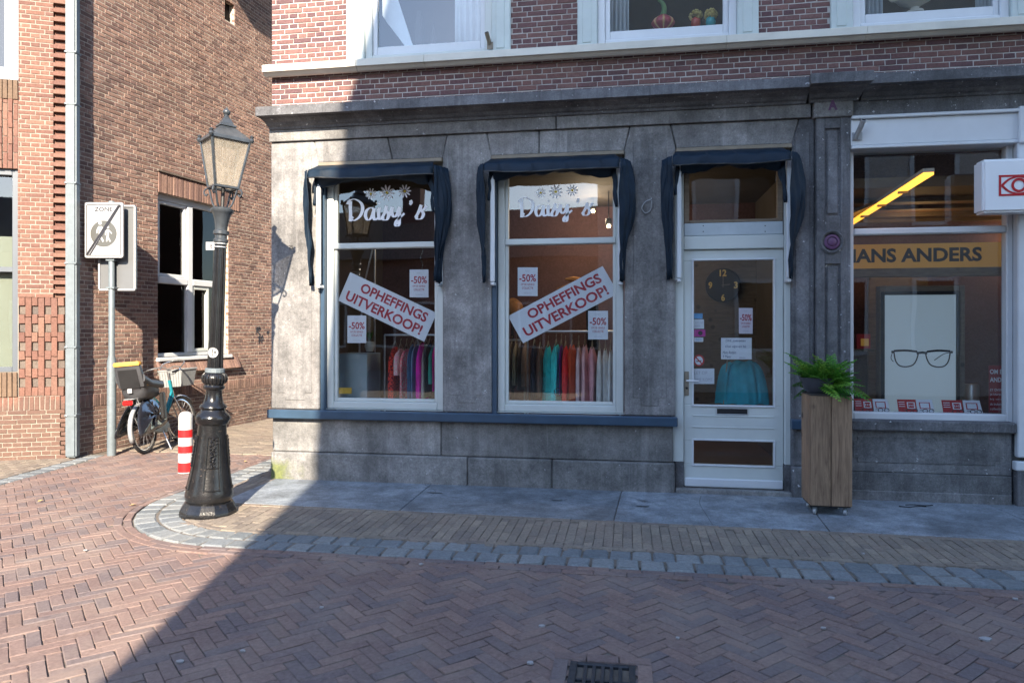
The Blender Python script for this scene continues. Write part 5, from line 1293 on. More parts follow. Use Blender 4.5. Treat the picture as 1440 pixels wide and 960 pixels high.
f = fmap(MF, a, b_, z, z1_, -.448); mb = MB(); lettering(mb, 'OM B', f, .02, .46, .82, .92, .03); lettering(mb, 'AND', f, .02, .42, .65, .75, .03)
for k in range(5): lettering(mb, ['ET OVER', 'je kleren', 'bij ons', 'de leukste', 'collectie'][k], f, .03, .44, .46 - k * .1, .51 - k * .1)
mb.build('lettering', 'paper', o)
a, z = MF.at(1205, 490, -1.2); o = MB().box(a, a + .14, 1.2, 1.25, z, z + .16).build('red_card', 'logo'); tag(o, 'small red and gold card on the dim shelf left of the lit picture', 'card'); MB().box(a + .04, a + .12, 1.19, 1.199, z + .03, z + .11).build('gold_print', 'amber', o)
MB().box(a - .1, a + .3, 1.15, 1.4, z - .03, z - .004).build('optician_shelf', 'intwood', B)
a, z = MF.at(1366, 555, -1.5); o = MB().lathe([(.07, .3), (.075, z + .11), (.07, z + .12), (.06, z + .12)], (a, 1.5, 0), 18).build('steel_bin', 'alu', smooth=True); tag(o, 'round steel bin seen past the lit picture in the optician shop', 'bin')
# projecting sign with the eye
e0 = MF.at(1382, 299, .28); e1_ = MF.at(1382, 224, .28)
es = thing('projecting_sign', 'white box sign with a red framed eye at the right edge', 'sign', (e0[0] + .3, -.28, e0[1]))
MB().fbox(MF, e0[0], e0[0] + .62, .10, .28, e0[1], e1_[1]).build('sign_box', 'brightwhite', es, bevel=.02, seg=3)
l0 = MF.at(1404.5, 276, .282); l1 = MF.at(1404.5, 246.5, .282); lw = (l1[1] - l0[1]) * 1.75
mp = fmap(MF, l0[0], l0[0] + lw, l0[1], l1[1], .283); mb = MB()
for (u0, u1, v0, v1) in ((0, 1, 0, .1), (0, 1, .9, 1), (0, .06, .1, .9), (.94, 1, .1, .9)): mb.add([mp(u0, v0), mp(u1, v0), mp(u1, v1), mp(u0, v1)], [(0, 1, 2, 3)])
ribbon(mb, mp, [(.08, .5), (.25, .78), (.5, .9), (.75, .78), (.92, .5)], .075, .0006); ribbon(mb, mp, [(.08, .5), (.25, .22), (.5, .1), (.75, .22), (.92, .5)], .075, .0008)
for k in range(28):
    t0, t1 = k * 2 * math.pi / 28, (k + 1) * 2 * math.pi / 28
    mb.add([mp(.5 + r_ * .57 * math.cos(q), .5 + r_ * math.sin(q), .0012) for q, r_ in ((t0, .34), (t1, .34), (t1, .22), (t0, .22))], [(0, 1, 2, 3)])
mb.build('eye_emblem', 'logo', es)
MB().fbox(MF, e0[0] + .45, e0[0] + .55, .05, .10, e0[1] + .1, e1_[1] - .1).build('bracket', 'white', es)

# ================================================================== UPSTAIRS WINDOW SILLS
ZS = Z_SIL1 - .02
def at_sill(px, Y=.24): return mx(px, 40, Y)
x_ = at_sill(933); r_ = .125
g_ = thing('gourd', 'large red and cream striped ornamental pumpkin on the upstairs sill', 'pumpkin', (x_, .28, ZS))
zb0 = zs(933, 41.5, .28)
zb0 = zs(933, 41.5, .24)
mb = MB(); rings = []
for i in range(9):
    f = i / 8; th = math.pi * f; rings.append([Vector((x_ + (r_ * math.sin(th) * (1 - .35 * f * f) + .001) * (1 + .05 * math.cos(12 * a)) * math.cos(a), .30 + (r_ * math.sin(th) * (1 - .35 * f * f) + .001) * (1 + .05 * math.cos(12 * a)) * math.sin(a), zb0 + .19 * f)) for a in [k * 2 * math.pi / 48 for k in range(48)]])
mb.loft(rings); gm_ = M['gourd'];
def gourdmat():
    m, nt, b = nodes('gourd_stripes'); b.inputs['Roughness'].default_value = .45
    tc = N(nt, 'ShaderNodeTexCoord'); 
    v = N(nt, 'ShaderNodeVectorMath', operation='SUBTRACT'); v.inputs[1].default_value = (x_, .30, 0); lk(nt, pos(nt), v.inputs[0])
    s = N(nt, 'ShaderNodeSeparateXYZ'); lk(nt, v.outputs[0], s.inputs[0]); a = N(nt, 'ShaderNodeMath', operation='ARCTAN2'); lk(nt, s.outputs[1], a.inputs[0]); lk(nt, s.outputs[0], a.inputs[1])
    m1 = N(nt, 'ShaderNodeMath', operation='MULTIPLY'); m1.inputs[1].default_value = 7; lk(nt, a.outputs[0], m1.inputs[0]); sn = N(nt, 'ShaderNodeMath', operation='SINE'); lk(nt, m1.outputs[0], sn.inputs[0])
    lk(nt, ramp(nt, sn.outputs[0], [(.2, (.33, .03, .05)), (.75, (.40, .10, .06)), (.95, (.60, .36, .16))]), b.inputs['Base Color']); return m
mb.build('fruit', gourdmat(), g_, smooth=True)
MB().tube(cr([(x_, .3, zb0 + .17), (x_ + .01, .3, zb0 + .24), (x_ - .01, .3, zb0 + .30), (x_ - .05, .3, zb0 + .33)], 5), [.035] * 1 + [.03 - .0011 * k for k in range(15)], 9).build('stalk', 'stem', g_, smooth=True)
for px, c, lab in ((978.5, (.40, .05, .03), 'yellow blossom ball on a red head-shaped pot upstairs'), (999.5, (.02, .30, .32), 'yellow blossom ball on a teal head-shaped pot upstairs')):
    x2 = at_sill(px); t = thing('flower_pot', lab, 'flower pot', (x2, .24, zb0), 'small flower pots on the upstairs sill')
    MB().lathe([(.035, zb0), (.05, zb0 + .03), (.045, zb0 + .075), (.03, zb0 + .09)], (x2, .24, 0), 14).build('pot', mat('pot_glaze', c, .25, .1, 9), t, smooth=True)
    mb = MB(); rg = random.Random(int(px))
    for k in range(60):
        th, ph = rg.uniform(0, 6.28), math.acos(rg.uniform(-.7, 1)); q = Vector((math.sin(ph) * math.cos(th), math.sin(ph) * math.sin(th), math.cos(ph) * .8)) * .058 + Vector((x2, .24, zb0 + .115)); r2 = rg.uniform(.012, .02)
        mb.lathe([(.001, -r2), (r2, 0), (.001, r2)], q, 6)
    mb.build('blossom', 'blossom', t)
wbp = [(537.6, 22), (545, 33.5), (569.7, 65.6), (580.5, 64), (564, 13), (556, -12), (537.6, -20)]  # outline of a white form added in this pane, dark forms beside it
tag(MB().fprism(MF, [MF.at(x, y, -.3) for x, y in wbp], -.31, -.30).build('white_cutout', 'curtain', bevel=.003), 'white board added in the upstairs window above the left awning', 'cutout')
for x0, x1, y0, lab in ((584, 595, 17, 'taller dark bottle beside the white board upstairs'), (606, 613, 34, 'shorter dark bottle beside the white board upstairs')):
    c_ = MF.at((x0 + x1) / 2, 66, -.32); zt_ = MF.at(x0, y0, -.32)[1]; r_ = (mx(x1, 60, .32) - mx(x0, 60, .32)) / 2
    tag(MB().lathe([(r_, c_[1] - .05), (r_, zt_ - .12), (r_ * .55, zt_ - .05), (r_ * .5, zt_)], (c_[0], .32, 0), 16).build('silhouette', 'dark', smooth=True), lab, 'silhouette', 'dark silhouettes upstairs')
def curtain(px0, px1, lab, Y=.36, m='curtain'):
    a, b_ = mx(px0, 30, Y), mx(px1, 30, Y); mb = MB(); n = 24
    f = [(a + (b_ - a) * k / n, Y + .02 * math.sin(k * 1.5)) for k in range(n + 1)]
    mb.loft([[Vector((x, y, z)) for x, y in f] for z in (Z_SIL1 - .0, 6.4)], cap=False, wrap=False); o = mb.build('curtain', m, smooth=True); o.modifiers.new('s', 'SOLIDIFY').thickness = .004; tag(o, lab, 'curtain', 'pale curtains in the upstairs windows')
curtain(850, 884, 'pale curtain beside the striped pumpkin upstairs'); curtain(1205, 1240, 'pale curtain at the left of the upstairs urn window'); curtain(1372, 1400, 'pale curtain at the right of the upstairs urn window'); 
curtain(640, 690, 'pale curtain at the right of the upstairs window above the left awning', .6)
x_ = at_sill(1290); zb0 = zs(1290, 16, .24); u = thing('urn', 'pale stone urn with a scrolled rim on the upstairs sill', 'urn', (x_, .3, zb0))
MB().lathe([(.08, 0), (.075, .025), (.04, .04), (.035, .06), (.07, .085), (.15, .13), (.20, .20), (.22, .28), (.20, .29)], (x_, .3, zb0), 28).build('bowl', 'urn', u, smooth=True)
for sg in (-1, 1): MB().tube(cr([(x_ + sg * .15, .3, zb0 + .15), (x_ + sg * .22, .27, zb0 + .13), (x_ + sg * .25, .27, zb0 + .18), (x_ + sg * .22, .28, zb0 + .21)], 5), .014, 7).build('scroll', 'urn', u, smooth=True)
for k in range(9):
    a = k * .7; MB().lathe([(.001, -.02), (.02, 0), (.001, .02)], (x_ + .165 * math.cos(a), .3 + .165 * math.sin(a), zb0 + .16), 8).build('relief', 'urn', u)

# ================================================================== LAMP POST
LB = gr(293, 722); dl_ = F * H / (722 - CY)
lamp = thing('street_lamp', 'old black cast iron street lamp with glass lantern, leaning to the right', 'street lamp', LB)
RT = Vector((CS, SN, 0)); FW = Vector((-SN, CS, 0))
LT = Matrix.Translation(LB) @ Matrix.Rotation(R(2.62), 4, FW)
hz = lambda py: H - (py - CY) * dl_ / F
hw = lambda w: w * dl_ / F
def lpart(name, prof, m, n=24, par=None, ph=0.0, smooth=True, bevel=0):
    mb = MB().lathe([(hw(w), hz(py)) for w, py in prof], n=n, ph=ph).xf(LT); return mb.build(name, m, par or lamp, smooth=smooth, bevel=bevel)
lpart('base', [(38, 723.5), (38.5, 716), (36, 711), (33, 706), (31, 703)], 'castbase', 12, ph=.26, smooth=False, bevel=.008)
bb = lpart('plinth', [(29, 703), (31.5, 699), (32, 694), (31, 688), (27.5, 672), (24.5, 655), (22, 635), (20, 615), (19, 600), (19, 596), (21, 594)], 'castbase', 28)
lpart('collar', [(21, 594.2), (23.5, 589), (23.5, 585), (21, 581), (17, 577.5), (16, 575), (18.5, 572), (18, 569.5), (14, 566), (12, 560), (11, 552), (11, 548), (14, 545.5), (14.5, 543), (12.5, 540)], 'castiron', 28)
lpart('bulge', [(12, 540), (15, 536.5), (16, 532), (15, 527), (12, 524)], 'castbase', 24)
for k in range(20):
    a = k * math.pi / 10; P = [Vector((hw(w) * math.cos(a), hw(w) * math.sin(a), hz(py))) for w, py in ((12.5, 539), (15.6, 536), (16.6, 532), (15.6, 527.5), (12.5, 524.5))]
    MB().tube(P, .008, 5).xf(LT).build('bulge_rib', 'castbase', lamp, smooth=True)
lpart('tape_band', [(11.5, 524), (13.2, 523), (13.2, 518), (11.5, 517)], 'galv', 14, smooth=False)
# fluted shaft
mb = MB(); rings = []; nf = 12; npn = 72
for w, py in ((10.6, 517), (9.6, 470), (8.6, 400), (7.8, 355), (7.6, 342)):
    rings.append([Vector((hw(w) * (1 - .10 * abs(math.sin(nf * t_ / 2)) ** .6) * math.cos(t_), hw(w) * (1 - .10 * abs(math.sin(nf * t_ / 2)) ** .6) * math.sin(t_), hz(py))) for t_ in [2 * math.pi * k / npn for k in range(npn)]])
mb.loft(rings).xf(LT).build('shaft', 'castiron', lamp, smooth=True)
lpart('neck', [(7.6, 342), (10, 340), (10, 337), (8, 335), (8, 331), (10.5, 329), (10.5, 325), (8, 323), (8.6, 316), (10, 308), (12, 302), (14, 299), (15.5, 297), (15.5, 294), (11, 291.5)], 'lampmetal', 24)
# relief panel on the plinth, towards the street
for rot in (0, 1, 2, 3):
    mb = MB(); th0 = math.atan2(-D - LB.y, -LB.x) + rot * math.pi / 2 + .1
    def pp_(s, py, w, out): a = th0 + s / w; return Vector(((hw(w) + out) * math.cos(a), (hw(w) + out) * math.sin(a), hz(py)))
    prof_ = [(20, 612), (22, 634), (24.5, 654), (27, 669), (30, 684)]
    for s_ in (-8, 8): mb.tube([pp_(s_ * w / 22, py, w, .004) for w, py in prof_], .006, 6)
    for w, py in (prof_[0], prof_[2], prof_[4]): mb.tube([pp_(s_ * w / 22, py, w, .004) for s_ in (-8, -4, 0, 4, 8)], .006, 6)
    mb.xf(LT).build('plinth_panel', 'castbase', bb, smooth=True)
    mb = MB(); rg = random.Random(rot)
    for k in range(26):
        w = 20.5 + k * .16; py = 614 + k * 1.55; s_ = 4.5 * math.sin(k * 1.9) * (1 - .02 * k); q = pp_(s_, py, w, .003); mb.lathe([(.001, -.012), (.011, 0), (.001, .012)], q, 7)
    mb.xf(LT).build('plinth_relief', 'castbase', bb, smooth=True)
# lantern
def ring4(r, py, th, dz=0): return [Vector((hw(r) * math.cos(th + k * math.pi / 2), hw(r) * math.sin(th + k * math.pi / 2), hz(py) + dz)) for k in range(4)]
th = math.atan2(-CS, SN) - .10     # one corner towards the camera
T0, T1 = ring4(22, 264, th), ring4(36.5, 199, th)
gl_ = MB()
for k in range(4):
    k2 = (k + 1) % 4; c_ = Vector((0, 0, (T0[0].z + T1[0].z) / 2))
    p4 = [T0[k], T0[k2], T1[k2], T1[k]]; nrm = (p4[1] - p4[0]).cross(p4[3] - p4[0]).normalized()
    MB().prism([q - nrm * .006 for q in p4], -nrm * .004).xf(LT).build('lantern_pane', 'lampglass', lamp)
    MB().tube([T0[k], T1[k]], .012, 6).xf(LT).build('lantern_bar', 'lampmetal', lamp)
    MB().tube([T1[k] + Vector((0, 0, .0)), T1[k2]], .014, 6).xf(LT).build('top_rail', 'lampmetal', lamp)
    MB().tube([T0[k], T0[k2]], .014, 6).xf(LT).build('bottom_rail', 'lampmetal', lamp)
    # crown knob at each corner
    kn = T1[k] * 1.0 + Vector((T1[k].x * .06, T1[k].y * .06, 0)); o_ = MB().lathe([(.012, -.01), (.022, .01), (.012, .03), (.02, .045), (.001, .06)], kn, 8).xf(LT).build('corner_knob', 'lampmetal', lamp, smooth=True)
    # scroll bracket below
    u = Vector((T0[k].x, T0[k].y, 0)).normalized(); z0 = hz(292); z1 = hz(265)
    S = [Vector((0, 0, z0)) + u * hw(10), Vector((0, 0, z0 + .03)) + u * hw(14), Vector((0, 0, (z0 + z1) / 2)) + u * hw(17), Vector((0, 0, z1)) + u * hw(21)]
    MB().tube(cr(S, 4), .009, 6).xf(LT).build('bracket', 'lampmetal', lamp, smooth=True)
    sc_ = [Vector((0, 0, z1)) + u * hw(21), Vector((0, 0, z1 - .01)) + u * hw(26), Vector((0, 0, z1 - .04)) + u * hw(28), Vector((0, 0, z1 - .065)) + u * hw(25), Vector((0, 0, z1 - .05)) + u * hw(22.5)]
    MB().tube(cr(sc_, 5), .008, 6).xf(LT).build('scroll', 'lampmetal', lamp, smooth=True)
MB().tube([(0, 0, hz(293)), (0, 0, hz(262))], .016, 8).xf(LT).build('burner_stem', 'black', lamp)
MB().lathe([(hw(8), hz(262)), (hw(7), hz(258)), (.02, hz(256))], n=12).xf(LT).build('burner', 'tan', lamp, smooth=True)
rf_ = MB().loft([ring4(38.5, 198.5, th), ring4(38.5, 196, th), ring4(28, 189, th), ring4(15, 180, th), ring4(12, 178, th)]).xf(LT).build('lantern_roof', 'lampmetal', lamp, bevel=.003)
MB().loft([ring4(16, 179, th), ring4(16, 176.5, th), ring4(12, 175, th), ring4(7.5, 168, th), ring4(4, 164.5, th), ring4(3.5, 163, th)]).xf(LT).build('chimney_cap', 'lampmetal', rf_, bevel=.003)
lpart('finial', [(3.4, 163.2), (3, 162), (4.6, 160), (5.4, 157.5), (4.6, 155), (2, 153.3), (1.6, 152), (.2, 150.5)], 'lampmetal', 16, par=rf_)
# small plates strapped to the post
q = LT @ Vector((0, 0, hz(346))); pf = Fr((q.x, q.y), (CS, SN))
MB().fbox(pf, -hw(19), -hw(7), .02, .025, q.z - .035, q.z + .035).build('flag_plate', 'signwhite', lamp)
k = MB(); lettering(k, 'E', fmap(pf, -hw(12.5), -hw(10), q.z - .018, q.z + .018, .0265), 0, 1, 0, 1, .03); k.build('lettering', 'ink', lamp)
for z_ in (-.014, .016): MB().lathe([(hw(8.6), hz(346) + z_), (hw(9), hz(346) + z_ + .003), (hw(9), hz(346) + z_ + .009), (hw(8.6), hz(346) + z_ + .012)], n=16).xf(LT).build('strap', 'alu', lamp)
q = LT @ Vector((0, 0, hz(495))); mpd = lambda s, t, e=0.0: Vector((q.x, q.y, q.z)) + RT * (s * .044) - FW * (hw(10.3) + e - .012 * s * s) + Vector((0, 0, t * .044))
k = MB(); disc(k, mpd, .0, 0, 1, 1, .001, 20); st_o = k.build('round_sticker', 'signwhite', lamp)
k = MB(); ribbon(k, mpd, [(-.05, .6), (-.1, .2), (.05, -.2), (-.05, -.6)], .16, .002); ribbon(k, mpd, [(.3, .3), (.35, -.2)], .14, .002); k.build('sticker_mark', 'print_grey', st_o)

# ================================================================== BOLLARD
BB = gr(261, 664); bd_ = F * H / (664 - CY)
bo = thing('bollard', 'red and white striped bollard beside the street lamp', 'bollard', BB); s_ = bd_ / F
ys = [664, 660, 646.5, 633, 623, 611, 600, 589.5]
z0 = 0; R0, R1 = 9.9 * s_, 9.3 * s_
for i in range(8):
    zz0 = (661.5 - ys[i]) * s_ * .985 if i else 0; zz1 = (661.5 - (ys[i + 1] if i < 7 else 583)) * s_ * .985
    f0, f1 = zz0 / .66, zz1 / .66; r0, r1 = R0 + (R1 - R0) * f0, R0 + (R1 - R0) * f1
    if i < 7: MB().lathe([(r0, zz0), (r1, zz1)], BB, 24).build('stripe', 'red' if i % 2 else 'whitepost', bo, smooth=True)
    else: MB().lathe([(r0, zz0), (r1, zz1), (r1 * .93, zz1 + .03), (r1 * .7, zz1 + .055), (r1 * .35, zz1 + .066), (.001, zz1 + .068)], BB, 24).build('dome', 'whitepost', bo, smooth=True)

# ================================================================== TRAFFIC SIGN
TP = gr(157, 640); td = F * H / (640 - CY); ts = td / F
tsn = thing('traffic_sign', 'zone end sign with grey walkers on a slim grey pole', 'traffic sign', TP)
hy = lambda py: H - (py - CY) * ts
MB().lathe([(5.9 * ts, 0), (5.9 * ts, hy(508)), (4.0 * ts, hy(499)), (4.0 * ts, hy(284)), (3.5 * ts, hy(283)), (.001, hy(282.5))], TP, 16).build('pole', 'galv', tsn, smooth=True)
SF = Fr((TP.x, TP.y), (CS, SN)); rr = lambda px: (px - 156.5) * ts
def rsheet(fr, a0, a1, z0, z1, r, d0, d1):
    P = []
    for cx_, cz_, s in ((a1 - r, z0 + r, -90), (a1 - r, z1 - r, 0), (a0 + r, z1 - r, 90), (a0 + r, z0 + r, 180)):
        P += [(cx_ + r * math.cos(R(s + q)), cz_ + r * math.sin(R(s + q))) for q in (0, 30, 60, 90)]
    return MB().fprism(fr, P, d0, d1)
a0, a1, z0, z1 = rr(123), rr(177), hy(363.5), hy(286)
pn = rsheet(SF, a0, a1, z0, z1, .03, .045, .075).build('sign_panel', 'signwhite', tsn, bevel=.004)
f = fmap(SF, a0, a1, z0, z1, .0765); ink = MB(); wh = MB(); gy = MB()
asp = (z1 - z0) / (a1 - a0)
bor = [(.045, .03), (.955, .03), (.955, .97), (.045, .97)]
for u0, u1, v0, v1 in ((.07, .93, .038, .05), (.07, .93, .95, .962), (.052, .07, .05, .95), (.93, .948, .05, .95)): ink.add([f(u0, v0), f(u1, v0), f(u1, v1), f(u0, v1)], [(0, 1, 2, 3)])
lettering(ink, 'ZONE', f, .26, .73, .835, .915, .02)
disc(gy, f, .5, .435, .34, .34 / asp * 1.0, .0004, 40)
for k in (-1, 0, 1):
    dx = k * .062; ink.add([f(.065 + dx * .5 + (.03 if k > 0 else 0), .055 + (0 if k > -1 else 0), .0022), f(.105 + dx * .5 + (.03 if k > 0 else 0), .055, .0022), f(.935 + dx * .5 - (.02 if k > 0 else 0), .945, .0022), f(.895 + dx * .5 - (.02 if k > 0 else 0), .945, .0022)], [(0, 1, 2, 3)])
for k in (-.5, .5):
    dx = k * .062; wh.add([f(.102 + dx * .5, .055, .0018), f(.128 + dx * .5, .055, .0018), f(.932 + dx * .5, .945, .0018), f(.906 + dx * .5, .945, .0018)], [(0, 1, 2, 3)])
def walker(x, y, s):
    disc(wh, f, x, y + .40 * s, .062 * s * 1.2, .062 * s * 1.2 / asp, .001, 14)
    ribbon(wh, f, [(x, y + .30 * s), (x, y + .18 * s), (x + .0, y + .08 * s)], .12 * s, .001)
    ribbon(wh, f, [(x + .02 * s, y + .1 * s), (x + .03 * s, y + .0), (x + .14 * s, y - .14 * s)], .07 * s, .0011); ribbon(wh, f, [(x - .01, y + .1 * s), (x - .05 * s, y - .02 * s), (x - .06 * s, y - .14 * s)], .07 * s, .0012)
    ribbon(wh, f, [(x + .03 * s, y + .3 * s), (x + .14 * s, y + .22 * s), (x + .22 * s, y + .16 * s)], .05 * s, .0013); ribbon(wh, f, [(x - .03 * s, y + .3 * s), (x - .12 * s, y + .2 * s), (x - .13 * s, y + .1 * s)], .05 * s, .0014)
walker(.41, .38, .62); walker(.61, .36, .48)
gy.build('grey_disc', 'print_grey', pn); wh.build('walkers', 'signwhite', pn); ink.build('lettering', 'ink', pn)
a0, a1, z0, z1 = rr(134.5), rr(187.5), hy(408.5), hy(287.5)
bp_ = rsheet(SF, a0, a1, z0, z1, .03, -.075, -.06).build('back_panel', 'signgrey', tsn)
fr_ = MB()
for (q0, q1, w0, w1) in ((a0, a0 + .025, z0 + .02, z1 - .02), (a1 - .025, a1, z0 + .02, z1 - .02), (a0 + .01, a1 - .01, z0, z0 + .024), (a0 + .01, a1 - .01, z1 - .024, z1)): fr_.fbox(SF, q0, q1, -.085, -.042, w0, w1)
fr_.build('panel_rim', 'signwhite', bp_, bevel=.004)
for py in (300, 352, 366, 405):
    z_ = hy(py); MB().fbox(SF, -.055, .055, -.058, .044, z_ - .012, z_ + .012).build('clamp', 'galv', tsn, bevel=.004)

# ================================================================== BICYCLE
rw = gr(205, 637.5); fwp = gr(258, 619.5); hd_ = (fwp - rw).normalized()
WB = 1.04; BM = Matrix.Translation(rw) @ Matrix.Rotation(math.atan2(hd_.y, hd_.x), 4, 'Z') @ Matrix.Rotation(R(-5), 4, 'X')
bk = thing('bicycle', 'teal city bicycle with a child seat and a grey basket against the alley wall', 'bicycle', rw)
wr = .325
def bt(name, pts, r, m, n=8, par=None, closed=False): return MB().tube(pts, r, n, closed=closed).xf(BM).build(name, m, par or bk, smooth=True)
def circ(c, r, n=28, a0=0, a1=2 * math.pi, closed=True):
    m_ = n if closed else n + 1
    return [Vector(c) + Vector((r * math.cos(a0 + (a1 - a0) * k / n), 0, r * math.sin(a0 + (a1 - a0) * k / n))) for k in range(m_)]
steer = Matrix.Rotation(R(-14), 4, 'Z')
def wheel(c, mtx=None):
    c = Vector(c); X = (lambda P: [mtx @ Vector(p) for p in P]) if mtx is not None else (lambda P: P)
    w = bt('wheel', X(circ(c, wr - .02, 36)), .021, 'tyre', 10, closed=True)
    bt('rim', X(circ(c, wr - .05, 36)), .012, 'chrome', 6, w, closed=True)
    sp = MB()
    for k in range(24):
        a = k * 2 * math.pi / 24; sp.tube(X([c + Vector((0, .02 * (-1) ** k, 0)), c + Vector(((wr - .05) * math.cos(a), 0, (wr - .05) * math.sin(a)))]), .0018, 4, False)
    sp.xf(BM).build('spokes', 'alu', w); bt('hub', X([c + Vector((0, -.045, 0)), c + Vector((0, .045, 0))]), .028, 'alu', 10, w)
    return w
RC, FC = Vector((0, 0, wr)), Vector((WB, 0, wr))
wheel(RC); SP = Matrix.Translation(FC) @ Matrix.Rotation(R(-12), 4, 'Z') @ Matrix.Translation(-FC); wheel(FC, SP)
BBk = Vector((.43, 0, .28)); ST = Vector((.27, 0, .80)); HT = Vector((.80, 0, .90)); HB = Vector((.86, 0, .68)); 
frm = bt('frame', [BBk, ST], .017, 'teal'); bt('down_tube', [BBk, (.6, 0, .40), HB], .022, 'teal', par=frm); bt('low_tube', cr([ST * .55 + BBk * .45, (.6, 0, .5), HB + Vector((-.01, 0, .07))], 5), .016, 'teal', par=frm)
bt('head_tube', [HT, HB], .022, 'teal', par=frm)
for s_ in (-.045, .045):
    bt('chain_stay', [BBk + Vector((0, s_ * .6, 0)), RC + Vector((0, s_, 0))], .010, 'teal', par=frm); bt('seat_stay', [ST + Vector((.01, s_ * .4, -.1)), RC + Vector((0, s_, 0))], .009, 'teal', par=frm)
    P = [HB + Vector((.01, s_, -.02)), FC + Vector((-.06, s_, .16)), FC + Vector((0, s_, 0))]; bt('fork', [SP @ Vector(q) for q in cr(P, 4)], .012, 'chrome')
def fender(name, c, a0, a1, mtx=None, m='grey'):
    rows = []
    for k in range(19):
        a = a0 + (a1 - a0) * k / 18; row = []
        for q in range(5):
            y = -.032 + .016 * q; rad = wr + .028 - .02 * (q - 2) ** 2 / 4
            v = Vector(c) + Vector((rad * math.cos(a), y, rad * math.sin(a))); row.append(mtx @ v if mtx is not None else v)
        rows.append(row)
    o = MB().loft(rows, False, False, False).xf(BM).build(name, m, bk, smooth=True); o.modifiers.new('s', 'SOLIDIFY').thickness = .002
fender('rear_mudguard', RC, R(20), R(205)); fender('front_mudguard', FC, R(35), R(200), SP, 'alu')
# coat guards
for sgn in (-1, 1):
    n = 14; P = []
    outl = [(-.40, .27), (-.35, .45), (-.2, .63), (.0, .72), (.2, .72), (.34, .6), (.46, .42), (.28, .33), (.05, .30), (-.2, .27)]
    vs = [Vector((x, sgn * (.06 + .10 * (1 - (z - .27) / .45)), z)) for x, z in outl]
    c_ = Vector((.03, sgn * .15, .50)); rows = [[c_ + (v - c_) * f + Vector((0, sgn * .02 * math.sin(f * 3 + i * 1.3) * (1 - f), 0)) for i, v in enumerate(cr(vs, 3, True))] for f in (.05, .3, .55, .8, 1)]
    o = MB().loft(rows, False).xf(BM).build('coat_guard', 'skirt', bk, smooth=True); o.modifiers.new('s', 'SOLIDIFY').thickness = .003
# carrier
cr_z = .735
cg = MB()
for y in (-.06, .06): cg.tube([(-.30, y, cr_z), (.26, y, cr_z)], .006, 6)
for x in (-.30, -.1, .1, .26): cg.tube([(x, -.06, cr_z), (x, .06, cr_z)], .006, 6)
for y in (-.065, .065):
    cg.tube([(-.22, y, cr_z), (0, y * .8, wr)], .006, 6); cg.tube([(.0, y, cr_z), (0, y * .8, wr)], .006, 6)
cg.xf(BM).build('carrier', 'alu', bk, smooth=True)
MB().box(-.345, -.30, -.06, .06, .66, .72).xf(BM).build('rear_light', 'redlight', bk, bevel=.012)
cc = MB(); cc.prism([(-.05, -.075, .27), (.10, -.075, .26), (.48, -.075, .20), (.56, -.075, .26), (.54, -.075, .35), (.40, -.075, .37), (-.02, -.075, .37), (-.07, -.075, .32)], (0, .04, 0)); cc.xf(BM).build('chain_case', mat('case_grey', (.20, .22, .22), .35, .2, 9), bk, bevel=.012)
MB().box(-.09, .04, -.085, -.076, .28, .36).xf(BM).build('case_cap', 'teal', bk, bevel=.01)
cb = bt('crank', [(.43, -.10, .28), (.50, -.11, .13)], .010, 'alu'); MB().box(.45, .55, -.20, -.115, .115, .14).xf(BM).build('pedal', 'black', cb, bevel=.005)
MB().box(.31, .41, .12, .2, .42, .45).xf(BM).build('pedal', 'black', cb, bevel=.005)
bt('kickstand', [(.36, -.06, .26), (.28, -.20, -.01)], .008, 'alu')
# handlebar
hbz = 1.05; stm = bt('stem', [HT, HT + Vector((-.03, 0, .13))], .013, 'chrome'); 
HBm = Matrix.Translation(HT) @ Matrix.Rotation(R(-12), 4, 'Z') @ Matrix.Translation(-HT)
bar = [(.52, -.30, 1.02), (.62, -.30, 1.04), (.74, -.24, 1.07), (.80, -.10, 1.09), (.80, 0, 1.06), (.80, .10, 1.09), (.74, .24, 1.07), (.62, .30, 1.04), (.52, .30, 1.02)]
hb_ = bt('handlebar', [HBm @ Vector(q) for q in cr(bar, 4)], .011, 'chrome')
for s_ in (-1, 1):
    bt('grip', [HBm @ Vector((.50, s_ * .30, 1.018)), HBm @ Vector((.62, s_ * .30, 1.038))], .017, 'black', par=hb_)
    bt('brake_lever', [HBm @ Vector((.63, s_ * .29, 1.03)), HBm @ Vector((.58, s_ * .26, .99)), HBm @ Vector((.52, s_ * .25, .985))], .006, 'chrome', par=hb_)
bt('front_rack_hoop', [HBm @ Vector(q) for q in cr([(.84, -.16, 1.06), (.92, -.17, 1.13), (1.0, -.1, 1.16), (1.02, 0, 1.17), (1.0, .1, 1.16), (.92, .17, 1.13), (.84, .16, 1.06)], 4)], .009, 'chrome', par=hb_)
bt('headlamp', [HBm @ Vector((.93, 0, .84)), HBm @ Vector((1.0, 0, .84))], .035, 'chrome', 12)
